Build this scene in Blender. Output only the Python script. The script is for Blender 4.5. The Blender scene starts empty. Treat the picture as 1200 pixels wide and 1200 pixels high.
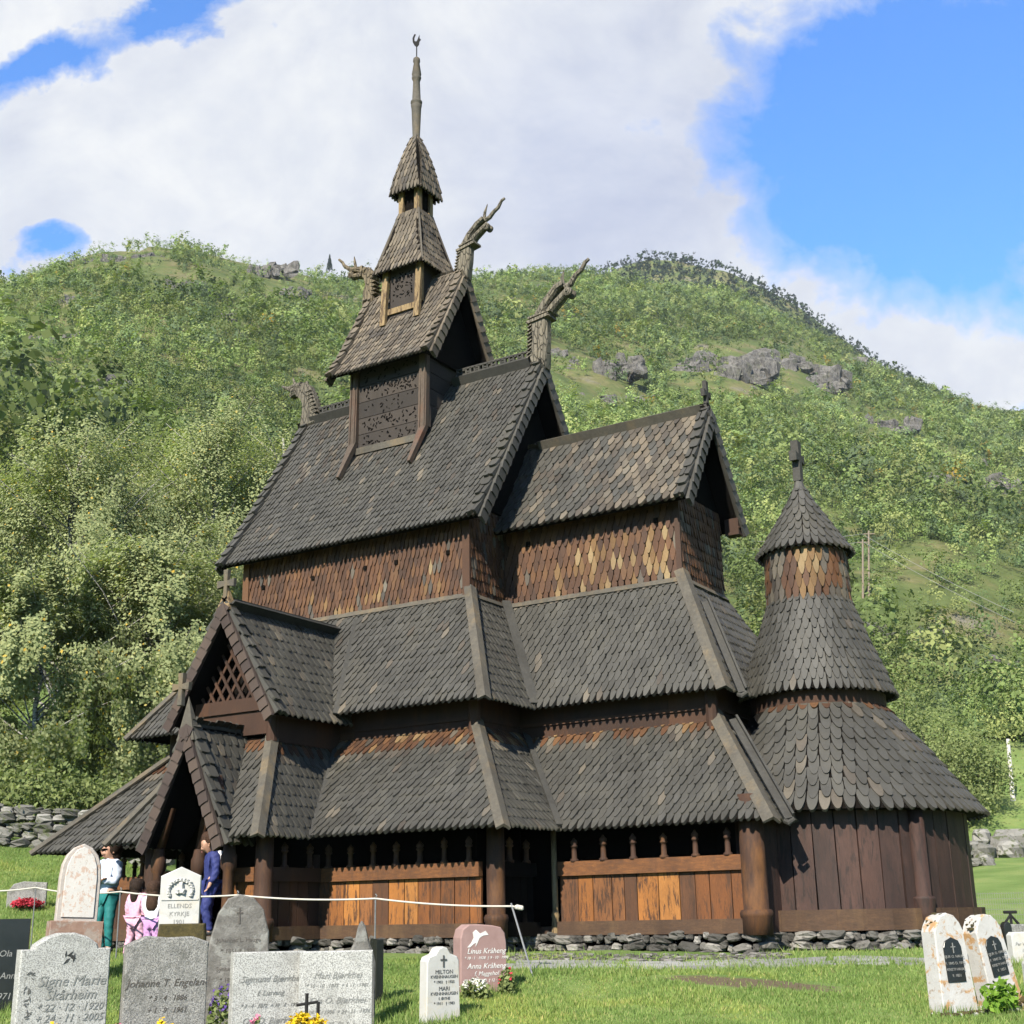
import bpy, math, random
import numpy as np
from mathutils import Vector as V, Matrix
random.seed(7); rng=np.random.default_rng(7)
R=math.radians
sc=bpy.context.scene
COL=sc.collection
# ------------------------------------------------------------------ camera frame
CAM=V((13.8705,-18.8967,0.0))
CR=V((.84647825,.53214805,-.0171181)); CU=V((.17081735,-.2409835,.95537866)); CD=V((-.50427771,.81163132,.29488741))
FPX=1546.6
FH=V((CD.x,CD.y,0)).normalized(); RH=V((FH.y,-FH.x,0))
def ray(x,y): return CD+CR*((x-600)/FPX)-CU*((y-600)/FPX)
def at(x,y,d):
    r=ray(x,y); return CAM+r*(d/r.dot(FH))
def onplane(x,y,n,p0):
    r=ray(x,y); n=V(n); return CAM+r*((V(p0)-CAM).dot(n)/r.dot(n))
def uT(x,y):
    r=ray(x,y); return math.atan2(r.dot(RH),r.dot(FH)), r.z/math.hypot(r.x,r.y)
def ds(d,s): return V((CAM.x+FH.x*d+RH.x*s, CAM.y+FH.y*d+RH.y*s,0))
# ------------------------------------------------------------------ terrain height
SKY=[(-400,380),(-150,352),(0,338),(60,314),(110,297),(180,290),(240,297),(300,311),(395,331),(470,334),(560,327),(640,318),(700,322),(760,336),(850,345),(920,372),(1000,414),(1060,444),(1150,482),(1200,490),(1300,520),(1500,540)]
_sk=[uT(x,y) for x,y in SKY]; SKA=np.array([a for a,_ in _sk]); SKT=np.array([t for _,t in _sk])
def sstep(a,b,x):
    t=np.clip((x-a)/(b-a),0,1); return t*t*(3-2*t)
_wv=[(rng.uniform(.6,1.6)*rng.choice([-1,1]),rng.uniform(.6,1.6),rng.uniform(0,6.28)) for _ in range(9)]
def wav(x,y,L):
    r=0
    for i,(a,b,c) in enumerate(_wv):
        k=(1+i*.45)/L; r=r+np.sin(a*x*k+b*y*k*(1 if i%2 else -1)+c)/(1+i*.45)
    return r*.4
def tz(d,s):
    d=np.asarray(d,float); s=np.asarray(s,float)
    r=np.hypot(d,s); th=np.arctan2(s,d)
    z=np.interp(d,[-30,0,8,12.7,15,16.5,18,22,60],[-1.9,-1.6,-1.2,-.87,-.60,-.49,-.43,-.36,-.27])
    front=sstep(-2,6,d)
    rl=sstep(-.1,-.33,-(-th))*np.clip(np.minimum(r,52)-23.2,0,None)*.185
    rr=sstep(.24,.33,th)*np.clip(np.minimum(r,80)-40,0,None)*.10
    z=z+(rl+rr)*front
    z=z+np.where(r>9,.03*wav(d*1.0,s*1.0,1.1),0)*sstep(40,22,np.abs(r))
    A=np.abs(th)
    T=np.interp(th,SKA,SKT); T=T*sstep(2.2,.9,A)
    dc=np.interp(th,[-.4,-.05,.12,.4],[360,420,600,640])
    d0=np.interp(th,[-.4,-.1,.2,.4],[52,60,75,80])
    f=(r-d0)/(dc-d0)
    zc=T*dc
    fc=np.clip(f,0,1)
    g=fc**1.08
    hz=z+(zc-z)*g
    bump=wav(d,s,28)*3.2*sstep(0,.12,f)*sstep(1.0,.75,f)+wav(s,d,9)*.8*sstep(0,.1,f)
    hz=hz+bump*np.where(f>0,1,0)
    hz=np.where(f>1,zc-(r-dc)*.35,hz)
    return np.where(f>0,hz,z)
def tzp(p):
    q=V((p[0]-CAM.x,p[1]-CAM.y,0)); return float(tz(q.dot(FH),q.dot(RH)))
def onground(x,y,d0=8,d1=720):
    r=ray(x,y); k=r.dot(FH); lat=r.dot(RH)/k; zz=r.z/k
    dd=np.concatenate([np.arange(d0,60,.05),np.arange(60,d1,.5)])
    h=tz(dd,dd*lat)-zz*dd
    i=np.argmax(h>0); d=dd[i] if h[i]>0 else dd[-1]
    p=CAM+r*(d/k); return p,d
def gp(x,d):
    """ground point seen in column x (of the 1200 px frame) at distance d"""
    r=ray(x,1080); lat=r.dot(RH)/r.dot(FH); p=ds(d,d*lat); p.z=float(tz(d,d*lat)); return p
# ------------------------------------------------------------------ objects
WL={}
def link(o,parent=None):
    COL.objects.link(o)
    if parent is not None:
        o.parent=parent; o.location=-WL.get(parent,V((0,0,0)))
    return o
def tag(o,label=None,cat=None,group=None,kind=None):
    if label: o['label']=label
    if cat: o['category']=cat
    if group: o['group']=group
    if kind: o['kind']=kind
    return o
def empty(name,loc,label,cat,group=None):
    o=bpy.data.objects.new(name,None); o.empty_display_size=.2; o.location=loc; COL.objects.link(o); WL[o]=V(loc); return tag(o,label,cat,group)
class MB:
    def __init__(s): s.v=[];s.f=[];s.m=[]
    def add(s,vs,fs,m=0):
        b=len(s.v); s.v+=[tuple(p) for p in vs]; s.f+=[tuple(i+b for i in f) for f in fs]; s.m+=[m]*len(fs); return s
    def box(s,c,h,M=None,m=0):
        c=V(c); P=[]
        for k in range(8):
            q=V((h[0]*(1 if k&1 else -1),h[1]*(1 if k&2 else -1),h[2]*(1 if k&4 else -1)))
            if M is not None:q=M@q
            P.append(c+q)
        return s.add(P,[(0,2,3,1),(4,5,7,6),(0,1,5,4),(2,6,7,3),(0,4,6,2),(1,3,7,5)],m)
    def bar(s,a,b,w,t,up=(0,0,1),m=0,w2=None):
        a=V(a);b=V(b);d=(b-a).normalized();x=d.cross(V(up)).normalized();y=x.cross(d);P=[]
        for p,ww in((a,w),(b,w2 or w)):
            for i,j in((-1,-1),(1,-1),(1,1),(-1,1)): P.append(p+x*(i*ww/2)+y*(j*t/2))
        return s.add(P,[(3,2,1,0),(4,5,6,7),(0,1,5,4),(1,2,6,5),(2,3,7,6),(3,0,4,7)],m)
    def tube(s,pts,rad,n=8,m=0,cap=True):
        pts=[V(p) for p in pts]; P=[];F=[]
        x=None
        for i,p in enumerate(pts):
            d=(pts[min(i+1,len(pts)-1)]-pts[max(i-1,0)]).normalized()
            if x is None:
                x=d.orthogonal().normalized()
            x=(x-d*x.dot(d)).normalized(); y=d.cross(x)
            r=rad[i] if hasattr(rad,'__len__') else rad
            for k in range(n):
                a=2*math.pi*k/n; P.append(p+x*(r*math.cos(a))+y*(r*math.sin(a)))
        for i in range(len(pts)-1):
            for k in range(n):
                F.append((i*n+k,i*n+(k+1)%n,(i+1)*n+(k+1)%n,(i+1)*n+k))
        if cap:
            F.append(tuple(range(n-1,-1,-1))); L=(len(pts)-1)*n; F.append(tuple(range(L,L+n)))
        return s.add(P,F,m)
    def lathe(s,base,prof,n=14,m=0,a0=0,jit=0):
        base=V(base)
        pts=[base+V((0,0,z)) for r,z in prof]; P=[];F=[]
        for (r,z),p in zip(prof,pts):
            for k in range(n):
                a=a0+2*math.pi*k/n; P.append(p+V((r*math.cos(a),r*math.sin(a),0)))
        for i in range(len(prof)-1):
            for k in range(n): F.append((i*n+k,i*n+(k+1)%n,(i+1)*n+(k+1)%n,(i+1)*n+k))
        F.append(tuple(range(n-1,-1,-1))); L=(len(prof)-1)*n; F.append(tuple(range(L,L+n)))
        return s.add(P,F,m)
    def slab(s,out,t,o,ux,uz,bev=.012,m=0):
        """outline (x,z) extruded to thickness t, bevelled; o origin of the mid plane, ux across, uz up"""
        o=V(o);ux=V(ux);uz=V(uz);n=ux.cross(uz)   # front normal = -n direction handled by caller
        cx=sum(p[0] for p in out)/len(out); cz=sum(p[1] for p in out)/len(out)
        def ring(off,ins):
            P=[]
            for x,z in out:
                dx,dz=x-cx,z-cz; L=math.hypot(dx,dz) or 1; k=max(0,1-ins/L)
                P.append(o+ux*(cx+dx*k)+uz*(cz+dz*k)+n*off)
            return P
        N=len(out)
        rs=ring(-t/2,bev)+ring(-t/2+bev,0)+ring(t/2-bev,0)+ring(t/2,bev)
        F=[]
        for j in range(3):
            for k in range(N):
                F.append((j*N+k,(j+1)*N+k,(j+1)*N+(k+1)%N,j*N+(k+1)%N))
        F.append(tuple(range(N))); F.append(tuple(range(4*N-1,3*N-1,-1)))
        return s.add(rs,F,m)
    def rock(s,c,r,sq=(1,1,1),n=7,m=0,rot=None,rough=.22):
        """a faceted stone"""
        c=V(c); P=[];F=[]; nl=5; a0=random.random()*6
        P.append(V((0,0,1)))
        for i in range(1,nl):
            ph=math.pi*i/nl
            for k in range(n):
                a=a0+2*math.pi*(k+.5*(i%2))/n
                q=V((math.sin(ph)*math.cos(a),math.sin(ph)*math.sin(a),math.cos(ph)))
                P.append(q*(1+random.uniform(-rough,rough)))
        P.append(V((0,0,-1)))
        for k in range(n): F.append((0,1+k,1+(k+1)%n))
        for i in range(nl-2):
            for k in range(n):
                a=1+i*n+k;b=1+i*n+(k+1)%n; F.append((a,a+n,b+n,b))
        L=1+(nl-2)*n
        for k in range(n): F.append((L+k,len(P)-1,L+(k+1)%n))
        Q=[]
        for q in P:
            # boxy superellipsoid
            q=V([math.copysign(abs(x)**.7,x) for x in q]); q=V((q.x*sq[0]*r,q.y*sq[1]*r,q.z*sq[2]*r))
            if rot is not None:q=rot@q
            Q.append(c+q)
        return s.add(Q,F,m)
    def build(s,name,mats,parent=None,smooth=False):
        me=bpy.data.meshes.new(name); me.from_pydata([tuple(p) for p in s.v],[],s.f)
        if not isinstance(mats,(list,tuple)): mats=[mats]
        for m in mats: me.materials.append(m)
        me.polygons.foreach_set('material_index',np.array(s.m,dtype=np.int32))
        if smooth: me.polygons.foreach_set('use_smooth',np.ones(len(s.f),dtype=bool))
        me.update()
        o=bpy.data.objects.new(name,me); return link(o,parent)
def np_mesh(name,Vt,F,mat,parent=None,tint=None,smooth=False):
    k=F.shape[1]; me=bpy.data.meshes.new(name)
    me.vertices.add(len(Vt)); me.vertices.foreach_set('co',Vt.astype(np.float32).ravel())
    me.loops.add(F.size); me.loops.foreach_set('vertex_index',F.astype(np.int32).ravel())
    me.polygons.add(len(F)); me.polygons.foreach_set('loop_start',np.arange(0,F.size,k,dtype=np.int32))
    if smooth: me.polygons.foreach_set('use_smooth',np.ones(len(F),dtype=bool))
    me.update(calc_edges=True)
    if tint is not None:
        at_=me.attributes.new('tint','FLOAT_COLOR','POINT'); at_.data.foreach_set('color',tint.astype(np.float32).ravel())
    me.materials.append(mat); o=bpy.data.objects.new(name,me); return link(o,parent)
# ------------------------------------------------------------------ materials
class NT:
    def __init__(s,name):
        s.m=bpy.data.materials.new(name); s.m.use_nodes=True; s.t=s.m.node_tree; s.b=s.t.nodes['Principled BSDF']; s.o=s.t.nodes['Material Output']
    def n(s,typ,**kw):
        nd=s.t.nodes.new('ShaderNode'+typ)
        for k,v in kw.items():
            if k in nd.inputs: s.set(nd.inputs[k],v)
            else: setattr(nd,k,v)
        return nd
    def set(s,i,v):
        if isinstance(v,bpy.types.NodeSocket): s.t.links.new(v,i)
        elif isinstance(v,bpy.types.Node): s.t.links.new(v.outputs[0],i)
        else: i.default_value=v
    def ramp(s,fac,stops,interp='LINEAR'):
        nd=s.t.nodes.new('ShaderNodeValToRGB'); nd.color_ramp.interpolation=interp; e=nd.color_ramp.elements
        while len(e)<len(stops): e.new(.5)
        for el,(p,c) in zip(e,stops): el.position=p; el.color=tuple(c)+(1,) if len(c)==3 else c
        s.set(nd.inputs[0],fac); return nd.outputs[0]
    def mix(s,f,a,b,mode='MIX'):
        nd=s.t.nodes.new('ShaderNodeMix'); nd.data_type='RGBA'; nd.blend_type=mode
        s.set(nd.inputs[0],f); 
        for i,v in((6,a),(7,b)): s.set(nd.inputs[i],v if not isinstance(v,tuple) or len(v)==4 else v+(1,))
        return nd.outputs[2]
    def math(s,op,a,b=0):
        nd=s.t.nodes.new('ShaderNodeMath'); nd.operation=op; s.set(nd.inputs[0],a); s.set(nd.inputs[1],b); return nd.outputs[0]
    def co(s,scale=(1,1,1),out='Object',rot=(0,0,0)):
        tc=s.n('TexCoord'); mp=s.n('Mapping'); s.set(mp.inputs[0],tc.outputs[out]); mp.inputs['Scale'].default_value=scale; mp.inputs['Rotation'].default_value=rot; return mp.outputs[0]
    def noise(s,scale,vec,detail=4,rough=.6,dist=0):
        nd=s.n('TexNoise'); nd.inputs['Scale'].default_value=scale; nd.inputs['Detail'].default_value=detail; nd.inputs['Roughness'].default_value=rough; nd.inputs['Distortion'].default_value=dist; s.set(nd.inputs['Vector'],vec); return nd.outputs[0]
    def isl(s): return s.n('NewGeometry').outputs['Random Per Island']
    def bump(s,h,strength=.3,dist=.02):
        nd=s.n('Bump'); nd.inputs['Strength'].default_value=strength; nd.inputs['Distance'].default_value=dist; s.set(nd.inputs['Height'],h); s.set(s.b.inputs['Normal'],nd.outputs[0])
    def fin(s,col,rough=.85,spec=.3,K=.60):
        col=tuple(c*K for c in col[:3]) if isinstance(col,tuple) else s.mix(1.0,col,(K,K,K,1),'MULTIPLY')
        s.set(s.b.inputs['Base Color'],col if not isinstance(col,tuple) or len(col)==4 else col+(1,)); s.set(s.b.inputs['Roughness'],rough); s.b.inputs['Specular IOR Level'].default_value=spec; return s.m
def wood(name,stops,streak=(6,6,.8),wear=None,wearamt=.5,grain=.5,rough=.8,spec=.3,island=True,patch=None,k=.6):
    sc3=lambda c: tuple(x*k for x in c)
    stops=[(p,sc3(c)) for p,c in stops]; wear=wear and sc3(wear); patch=patch and sc3(patch)
    t=NT(name); c=t.co(streak)
    n1=t.noise(5,c,5,.7)
    if island:
        f=t.math('ADD',t.math('MULTIPLY',t.isl(),.72),t.math('MULTIPLY',n1,.28))
    else: f=n1
    col=t.ramp(f,stops)
    # fine grain
    g=t.noise(22,c,3,.7)
    col=t.mix(grain,col,t.ramp(g,[(.3,(.45,.45,.45)),(.7,(1.25,1.25,1.25))]),'MULTIPLY')
    if wear:
        w=t.noise(1.6,t.co((1.5,1.5,.5)),6,.7); col=t.mix(t.math('MULTIPLY',t.ramp(w,[(.5,(0,0,0)),(.66,(1,1,1))]),wearamt),col,wear)
    if patch:
        w=t.noise(9,t.co((2,2,.35)),5,.75,.4); col=t.mix(t.ramp(w,[(.5,(0,0,0)),(.6,(1,1,1))]),col,patch)
    st=t.noise(1.1,t.co((1.6,1.6,.5)),5,.65,.3); col=t.mix(.8,col,t.ramp(st,[(.32,(.68,.66,.62)),(.5,(1,1,1)),(.68,(1.28,1.24,1.14))]),'MULTIPLY')
    t.bump(g,.5,.008)
    return t.fin(col,rough,spec)
M={}
M['shingle']=wood('tarred_shingle',k=.8,stops=[(.1,(.055,.052,.043)),(.45,(.066,.0625,.052)),(.8,(.078,.074,.062)),(.985,(.105,.10,.09)),(1,(.2,.18,.15))],streak=(5,5,5),grain=.3,rough=.62,spec=.4)
M['shingle_b']=wood('brown_shingle',k=.95,stops=[(.1,(.050,.042,.034)),(.5,(.095,.08,.063)),(.85,(.15,.13,.10)),(.97,(.20,.18,.14))],streak=(5,5,5),grain=.5,rough=.7)
M['shingle_t']=wood('weathered_shingle',k=.72,stops=[(.1,(.09,.072,.052)),(.5,(.17,.14,.105)),(.85,(.25,.205,.15)),(.97,(.34,.29,.22))],streak=(5,5,4),grain=.55,rough=.8)
M['rust']=wood('rust_shingle',[(.1,(.075,.036,.019)),(.4,(.125,.055,.025)),(.7,(.17,.075,.03)),(.93,(.24,.12,.047))],(5,5,4),grain=.5,rough=.7)
M['gold']=wood('bleached_shingle',[(.1,(.20,.105,.04)),(.5,(.32,.19,.08)),(.9,(.46,.34,.18))],(6,6,3),grain=.5,rough=.8)
M['orange']=wood('orange_plank',[(.1,(.11,.042,.014)),(.4,(.22,.078,.02)),(.7,(.36,.14,.03)),(.92,(.46,.20,.05))],(9,9,.9),grain=.6,patch=(.075,.033,.015),k=.86)  # strong orange plank tone, varied plank by plank
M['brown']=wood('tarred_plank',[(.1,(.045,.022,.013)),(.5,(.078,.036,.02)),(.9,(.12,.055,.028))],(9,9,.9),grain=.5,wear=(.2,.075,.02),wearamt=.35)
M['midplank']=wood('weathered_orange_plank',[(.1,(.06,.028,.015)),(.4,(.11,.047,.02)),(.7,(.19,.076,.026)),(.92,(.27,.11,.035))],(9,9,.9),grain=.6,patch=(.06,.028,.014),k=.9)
M['apse']=wood('apse_plank',k=.85,stops=[(.1,(.038,.019,.0145)),(.5,(.054,.026,.019)),(.9,(.074,.035,.025))],streak=(9,9,.6),grain=.6,rough=.68,spec=.3,wear=(.11,.055,.04),wearamt=.5,patch=(.03,.016,.012))
M['rail']=wood('rail_beam',k=.95,stops=[(.15,(.075,.034,.016)),(.5,(.15,.06,.02)),(.85,(.27,.11,.03))],streak=(1.6,1.6,7),grain=.5,island=False,wear=(.06,.03,.018),wearamt=.7)
M['sill']=wood('sill_beam',k=.95,stops=[(.15,(.045,.025,.015)),(.5,(.078,.042,.023)),(.85,(.12,.066,.032))],streak=(1.6,1.6,7),grain=.5,island=False,wear=(.2,.12,.05),wearamt=.3)
M['black']=wood('black_tar_shade',[(.1,(.006,.005,.004)),(.9,(.013,.010,.008))],(6,6,.8),grain=.4,rough=.95,spec=.08)  # tar black, darkened to put overhang shade and dark voids into the colour
M['board']=wood('weathered_board',[(.2,(.10,.090,.072)),(.6,(.17,.152,.12)),(.9,(.27,.235,.175))],(4,4,4),grain=.5,wear=(.36,.25,.12),wearamt=.45,island=False)
M['boardg']=wood('grey_board',[(.2,(.055,.053,.047)),(.6,(.092,.088,.077)),(.9,(.15,.14,.12))],(4,4,4),grain=.5,island=False)
M['carved']=wood('carved_wood',k=.95,stops=[(.15,(.08,.07,.054)),(.5,(.15,.132,.10)),(.9,(.25,.22,.165))],streak=(7,7,7),grain=.7,island=False)
M['belfrypost']=wood('belfry_post_wood',[(.15,(.06,.042,.032)),(.5,(.12,.088,.065)),(.9,(.2,.155,.115))],(9,9,2),grain=.7,island=False,wear=(.16,.06,.03),wearamt=.6,k=.75)
def carve(m):
    t=NT.__new__(NT); t.m=m; t.t=m.node_tree; t.b=t.t.nodes['Principled BSDF']
    v=t.n('TexVoronoi'); v.feature='DISTANCE_TO_EDGE'; v.inputs['Scale'].default_value=11; t.set(v.inputs['Vector'],t.co((1.4,1.4,.4),rot=(.5,.3,0)))
    l=t.b.inputs['Base Color'].links[0].from_socket; f=t.ramp(v.outputs[0],[(.02,(.25,.25,.25)),(.09,(1.25,1.25,1.25))])
    t.set(t.b.inputs['Base Color'],t.mix(.6,l,f,'MULTIPLY')); t.bump(f,.8,.03)
M['carvedtan']=wood('carved_pale_wood',[(.15,(.13,.10,.06)),(.5,(.24,.19,.12)),(.9,(.36,.29,.19))],(7,7,7),grain=.7,island=False)
M['tan']=wood('pale_wood',k=.75,stops=[(.15,(.20,.13,.065)),(.5,(.36,.25,.12)),(.9,(.46,.35,.2))],streak=(8,8,1.5),grain=.5,island=False,patch=(.10,.06,.03))
M['panel']=wood('grey_brown_plank',k=.48,stops=[(.15,(.045,.036,.03)),(.5,(.075,.058,.047)),(.9,(.105,.082,.066))],streak=(1.5,1.5,8),grain=.5)
M['barge']=wood('barge_scales',[(.1,(.07,.047,.04)),(.5,(.10,.07,.058)),(.9,(.15,.105,.08))],(7,7,7),grain=.5)
M['post']=wood('post_wood',[(.15,(.05,.024,.014)),(.5,(.085,.038,.02)),(.9,(.15,.065,.028))],(8,8,.7),grain=.55,island=False,wear=(.33,.14,.035),wearamt=.55)
def stone(name,stops,scale=8,bump=.5,lichen=None,lamt=.5,speck=None,island=False,rough=.9,bd=.02,lscale=4):
    t=NT(name); c=t.co(); n=t.noise(scale,c,8,.7)
    f=t.math('ADD',t.math('MULTIPLY',t.isl(),.55),t.math('MULTIPLY',n,.45)) if island else n
    col=t.ramp(f,stops)
    if speck:
        s=t.noise(120,c,2,.5); col=t.mix(t.ramp(s,[(.45,(0,0,0)),(.62,(1,1,1))]),col,speck)
    if lichen:
        l=t.noise(lscale,c,6,.65,.3); col=t.mix(t.math('MULTIPLY',t.ramp(l,[(.54,(0,0,0)),(.6,(1,1,1))]),lamt),col,lichen)
        l2=t.noise(lscale*2.3,c,6,.65,.3); col=t.mix(t.math('MULTIPLY',t.ramp(l2,[(.6,(0,0,0)),(.66,(1,1,1))]),lamt*.7),col,tuple(x*.5 for x in lichen))
    if bd>.3:
        ck=t.noise(1.4,t.co((1.2,1.2,.35),rot=(.2,.1,.6)),8,.75,.6); col=t.mix(.9,col,t.ramp(ck,[(.38,(.16,.155,.15)),(.47,(.8,.8,.8)),(.62,(1.2,1.18,1.15))]),'MULTIPLY')
    h=t.noise(scale*4,c,8,.75); t.bump(h,bump,bd)
    return t.fin(col,rough,.3)
carve(M['carved']); carve(M['carvedtan'])
M['found']=stone('foundation_stone',[(.2,(.045,.042,.037)),(.5,(.12,.113,.10)),(.75,(.26,.245,.22)),(.9,(.42,.40,.37))],9,.8,(.04,.037,.032),.8,island=True)
M['drystone']=stone('dry_stone',[(.2,(.07,.068,.06)),(.5,(.15,.145,.13)),(.8,(.29,.28,.255))],6,.8,(.07,.085,.03),.9,island=True)
M['rock']=stone('cliff_rock',[(.3,(.08,.075,.068)),(.5,(.165,.155,.142)),(.7,(.28,.265,.245))],.5,1,(.10,.11,.05),.35,bd=.6,lscale=.3)
M['flag']=stone('flagstone',[(.2,(.20,.20,.19)),(.8,(.34,.34,.32))],5,.4,(.10,.12,.05),.4,island=True)
M['granite']=stone('grey_granite',[(.3,(.40,.40,.38)),(.7,(.55,.55,.525))],10,.25,(.22,.22,.2),.35,speck=(.22,.22,.21))
M['roughgranite']=stone('rough_granite',[(.25,(.22,.22,.205)),(.5,(.42,.41,.385)),(.75,(.58,.57,.54))],14,1,(.12,.12,.10),.5,speck=(.2,.2,.19),bd=.03)
M['mottled']=stone('mottled_dark_stone',[(.25,(.10,.098,.09)),(.5,(.17,.16,.145)),(.75,(.28,.27,.25))],9,.9,(.36,.36,.33),.5,bd=.02,lscale=5)
M['marble']=stone('white_marble',[(.2,(.43,.425,.40)),(.8,(.56,.555,.53))],5,.15,(.5,.44,.33),.35)
M['lichenstone']=stone('lichened_white_stone',[(.2,(.40,.39,.37)),(.8,(.56,.55,.53))],5,.35,(.42,.22,.06),.85,lscale=6)
M['pinklichen']=stone('pink_mottled_stone',[(.2,(.38,.33,.29)),(.8,(.52,.48,.44))],7,.5,(.36,.2,.11),.6,lscale=7)
M['pinkpanel']=stone('pale_panel_stone',[(.2,(.52,.49,.45)),(.8,(.66,.63,.59))],7,.3,(.46,.27,.17),.6,lscale=14)
M['mauve']=stone('mauve_stone',[(.2,(.25,.155,.14)),(.8,(.36,.24,.22))],6,.15)
M['blackstone']=stone('black_stone',[(.2,(.012,.013,.012)),(.8,(.025,.027,.025))],5,.05,rough=.25)
M['brick']=stone('red_base_stone',[(.2,(.18,.10,.075)),(.8,(.36,.24,.18))],6,.5,(.36,.34,.3),.5)
M['moss']=stone('mossy_stone',[(.3,(.035,.03,.012)),(.7,(.11,.085,.025))],15,.9)
def plain(name,c,rough=.6,spec=.4,metal=0,var=.25,sc_=30):
    t=NT(name); n=t.noise(sc_,t.co(),4,.6)
    col=t.mix(1.0,c+(1,),t.ramp(n,[(.3,(1-var,)*3),(.7,(1+var*.4,)*3)]),'MULTIPLY'); t.b.inputs['Metallic'].default_value=metal
    t.bump(n,.15,.01); return t.fin(col,rough,spec)
M['letter_dark']=plain('dark_lettering',(.09,.09,.085)); M['letter_white']=plain('white_lettering',(.75,.74,.70)); M['letter_grey']=plain('grey_lettering',(.24,.24,.225)); M['letter_brown']=plain('brown_lettering',(.10,.085,.07))
M['steel']=plain('galvanised_steel',(.32,.32,.31),.45,.5,.6); M['iron']=plain('dark_iron',(.02,.02,.02),.85,.15,0)
M['rope']=plain('white_rope',(.60,.57,.50),.9,.2,sc_=200,var=.35)
M['skin']=plain('skin',(.45,.25,.17),.55,.4,var=.08); M['hair']=plain('dark_hair',(.03,.018,.012),.85,.15,var=.7,sc_=60); M['hair2']=plain('brown_hair',(.06,.032,.02),.85,.15,var=.7,sc_=60)
M['sweater']=plain('pale_blue_knit',(.56,.62,.74),.9,.2); M['teal']=plain('teal_leggings',(.012,.17,.165),.7,.3); M['pink']=plain('pink_cotton',(.70,.40,.52),.9,.2); M['lilac']=plain('lilac_cotton',(.60,.32,.60),.9,.2)
M['navy']=plain('navy_tracksuit',(.025,.035,.16),.75,.3); M['whitecloth']=plain('white_cloth',(.78,.78,.80),.9,.2); M['shoe']=plain('dark_shoe',(.05,.05,.05)); M['eye']=plain('eye',(.02,.015,.012),.3); M['lip']=plain('lip',(.35,.12,.10))
M['polewood']=plain('pole_wood',(.22,.17,.12)); M['wire']=plain('wire',(.3,.3,.29),.7); M['whitepost']=plain('white_fence_post',(.62,.60,.55))
def leafm(name,stops,trans=.35,tint=False,rough=.55,K=.6):
    t=NT(name)
    f=t.isl(); col=t.ramp(f,stops)
    if tint:
        a=t.n('Attribute'); a.attribute_name='tint'; col=t.mix(1.0,col,a.outputs['Color'],'MULTIPLY')
    col=t.mix(1.0,col,(K,K,K*.97,1),'MULTIPLY')
    if name=='grass_blade':
        gn=t.noise(.7,t.co(),6,.65); col=t.mix(1.0,col,t.ramp(gn,[(.34,(.72,.78,.7)),(.5,(1,1,1)),(.62,(1.3,1.15,1.05)),(.72,(1.55,1.22,1.1))]),'MULTIPLY')
    t.fin(col,max(rough,.75),.12,1.0)
    tr=t.n('BsdfTranslucent'); t.set(tr.inputs['Color'],t.mix(1.0,col,(1.0,1.15,.55,1),'MULTIPLY'))
    ms=t.n('MixShader'); t.set(ms.inputs[0],trans); t.t.links.new(t.b.outputs[0],ms.inputs[1]); t.t.links.new(tr.outputs[0],ms.inputs[2]); t.t.links.new(ms.outputs[0],t.o.inputs[0])
    return t.m
M['birch']=leafm('birch_leaf',[(0,(.15,.172,.085)),(.4,(.195,.22,.108)),(.8,(.24,.265,.135)),(.98,(.29,.30,.15)),(.993,(.42,.28,.05))],trans=.45,K=1.06)
M['forest']=leafm('hillside_leaf',[(0,(.9,.9,.9)),(.6,(1,1,1)),(1,(1.1,1.09,1.06))],.36,True,K=.79)
M['bushleaf']=leafm('bush_leaf',[(0,(.11,.14,.055)),(.5,(.15,.185,.07)),(1,(.21,.24,.095))],K=.86)
M['needle']=leafm('spruce_needle',[(0,(.018,.032,.016)),(1,(.04,.062,.028))],.1)
M['grass']=leafm('grass_blade',[(0,(.125,.195,.05)),(.5,(.175,.26,.075)),(.85,(.235,.305,.10)),(1,(.34,.33,.15))],.4,K=.84)
M['yellowpetal']=leafm('yellow_petal',[(0,(.70,.42,.01)),(1,(.85,.62,.03))],.2); M['pinkpetal']=leafm('pink_petal',[(0,(.60,.12,.25)),(1,(.75,.3,.42))],.2); M['redpetal']=leafm('red_petal',[(0,(.45,.02,.04)),(1,(.6,.08,.12))],.2); M['purplepetal']=leafm('purple_petal',[(0,(.10,.05,.28)),(1,(.2,.12,.45))],.2); M['whitepetal']=leafm('white_petal',[(0,(.7,.7,.66)),(1,(.85,.85,.8))],.2)
M['limeleaf']=leafm('bright_leaf',[(0,(.12,.26,.03)),(1,(.26,.42,.06))],.4)
def bark():
    t=NT('birch_bark'); n=t.noise(3,t.co((2,2,9)),6,.7); col=t.ramp(n,[(.42,(.035,.03,.026)),(.52,(.38,.36,.32)),(.8,(.55,.53,.48))]); t.bump(n,.4); return t.fin(col)
M['bark']=bark(); M['darkbark']=plain('dark_bark',(.06,.047,.035),.9)
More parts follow.
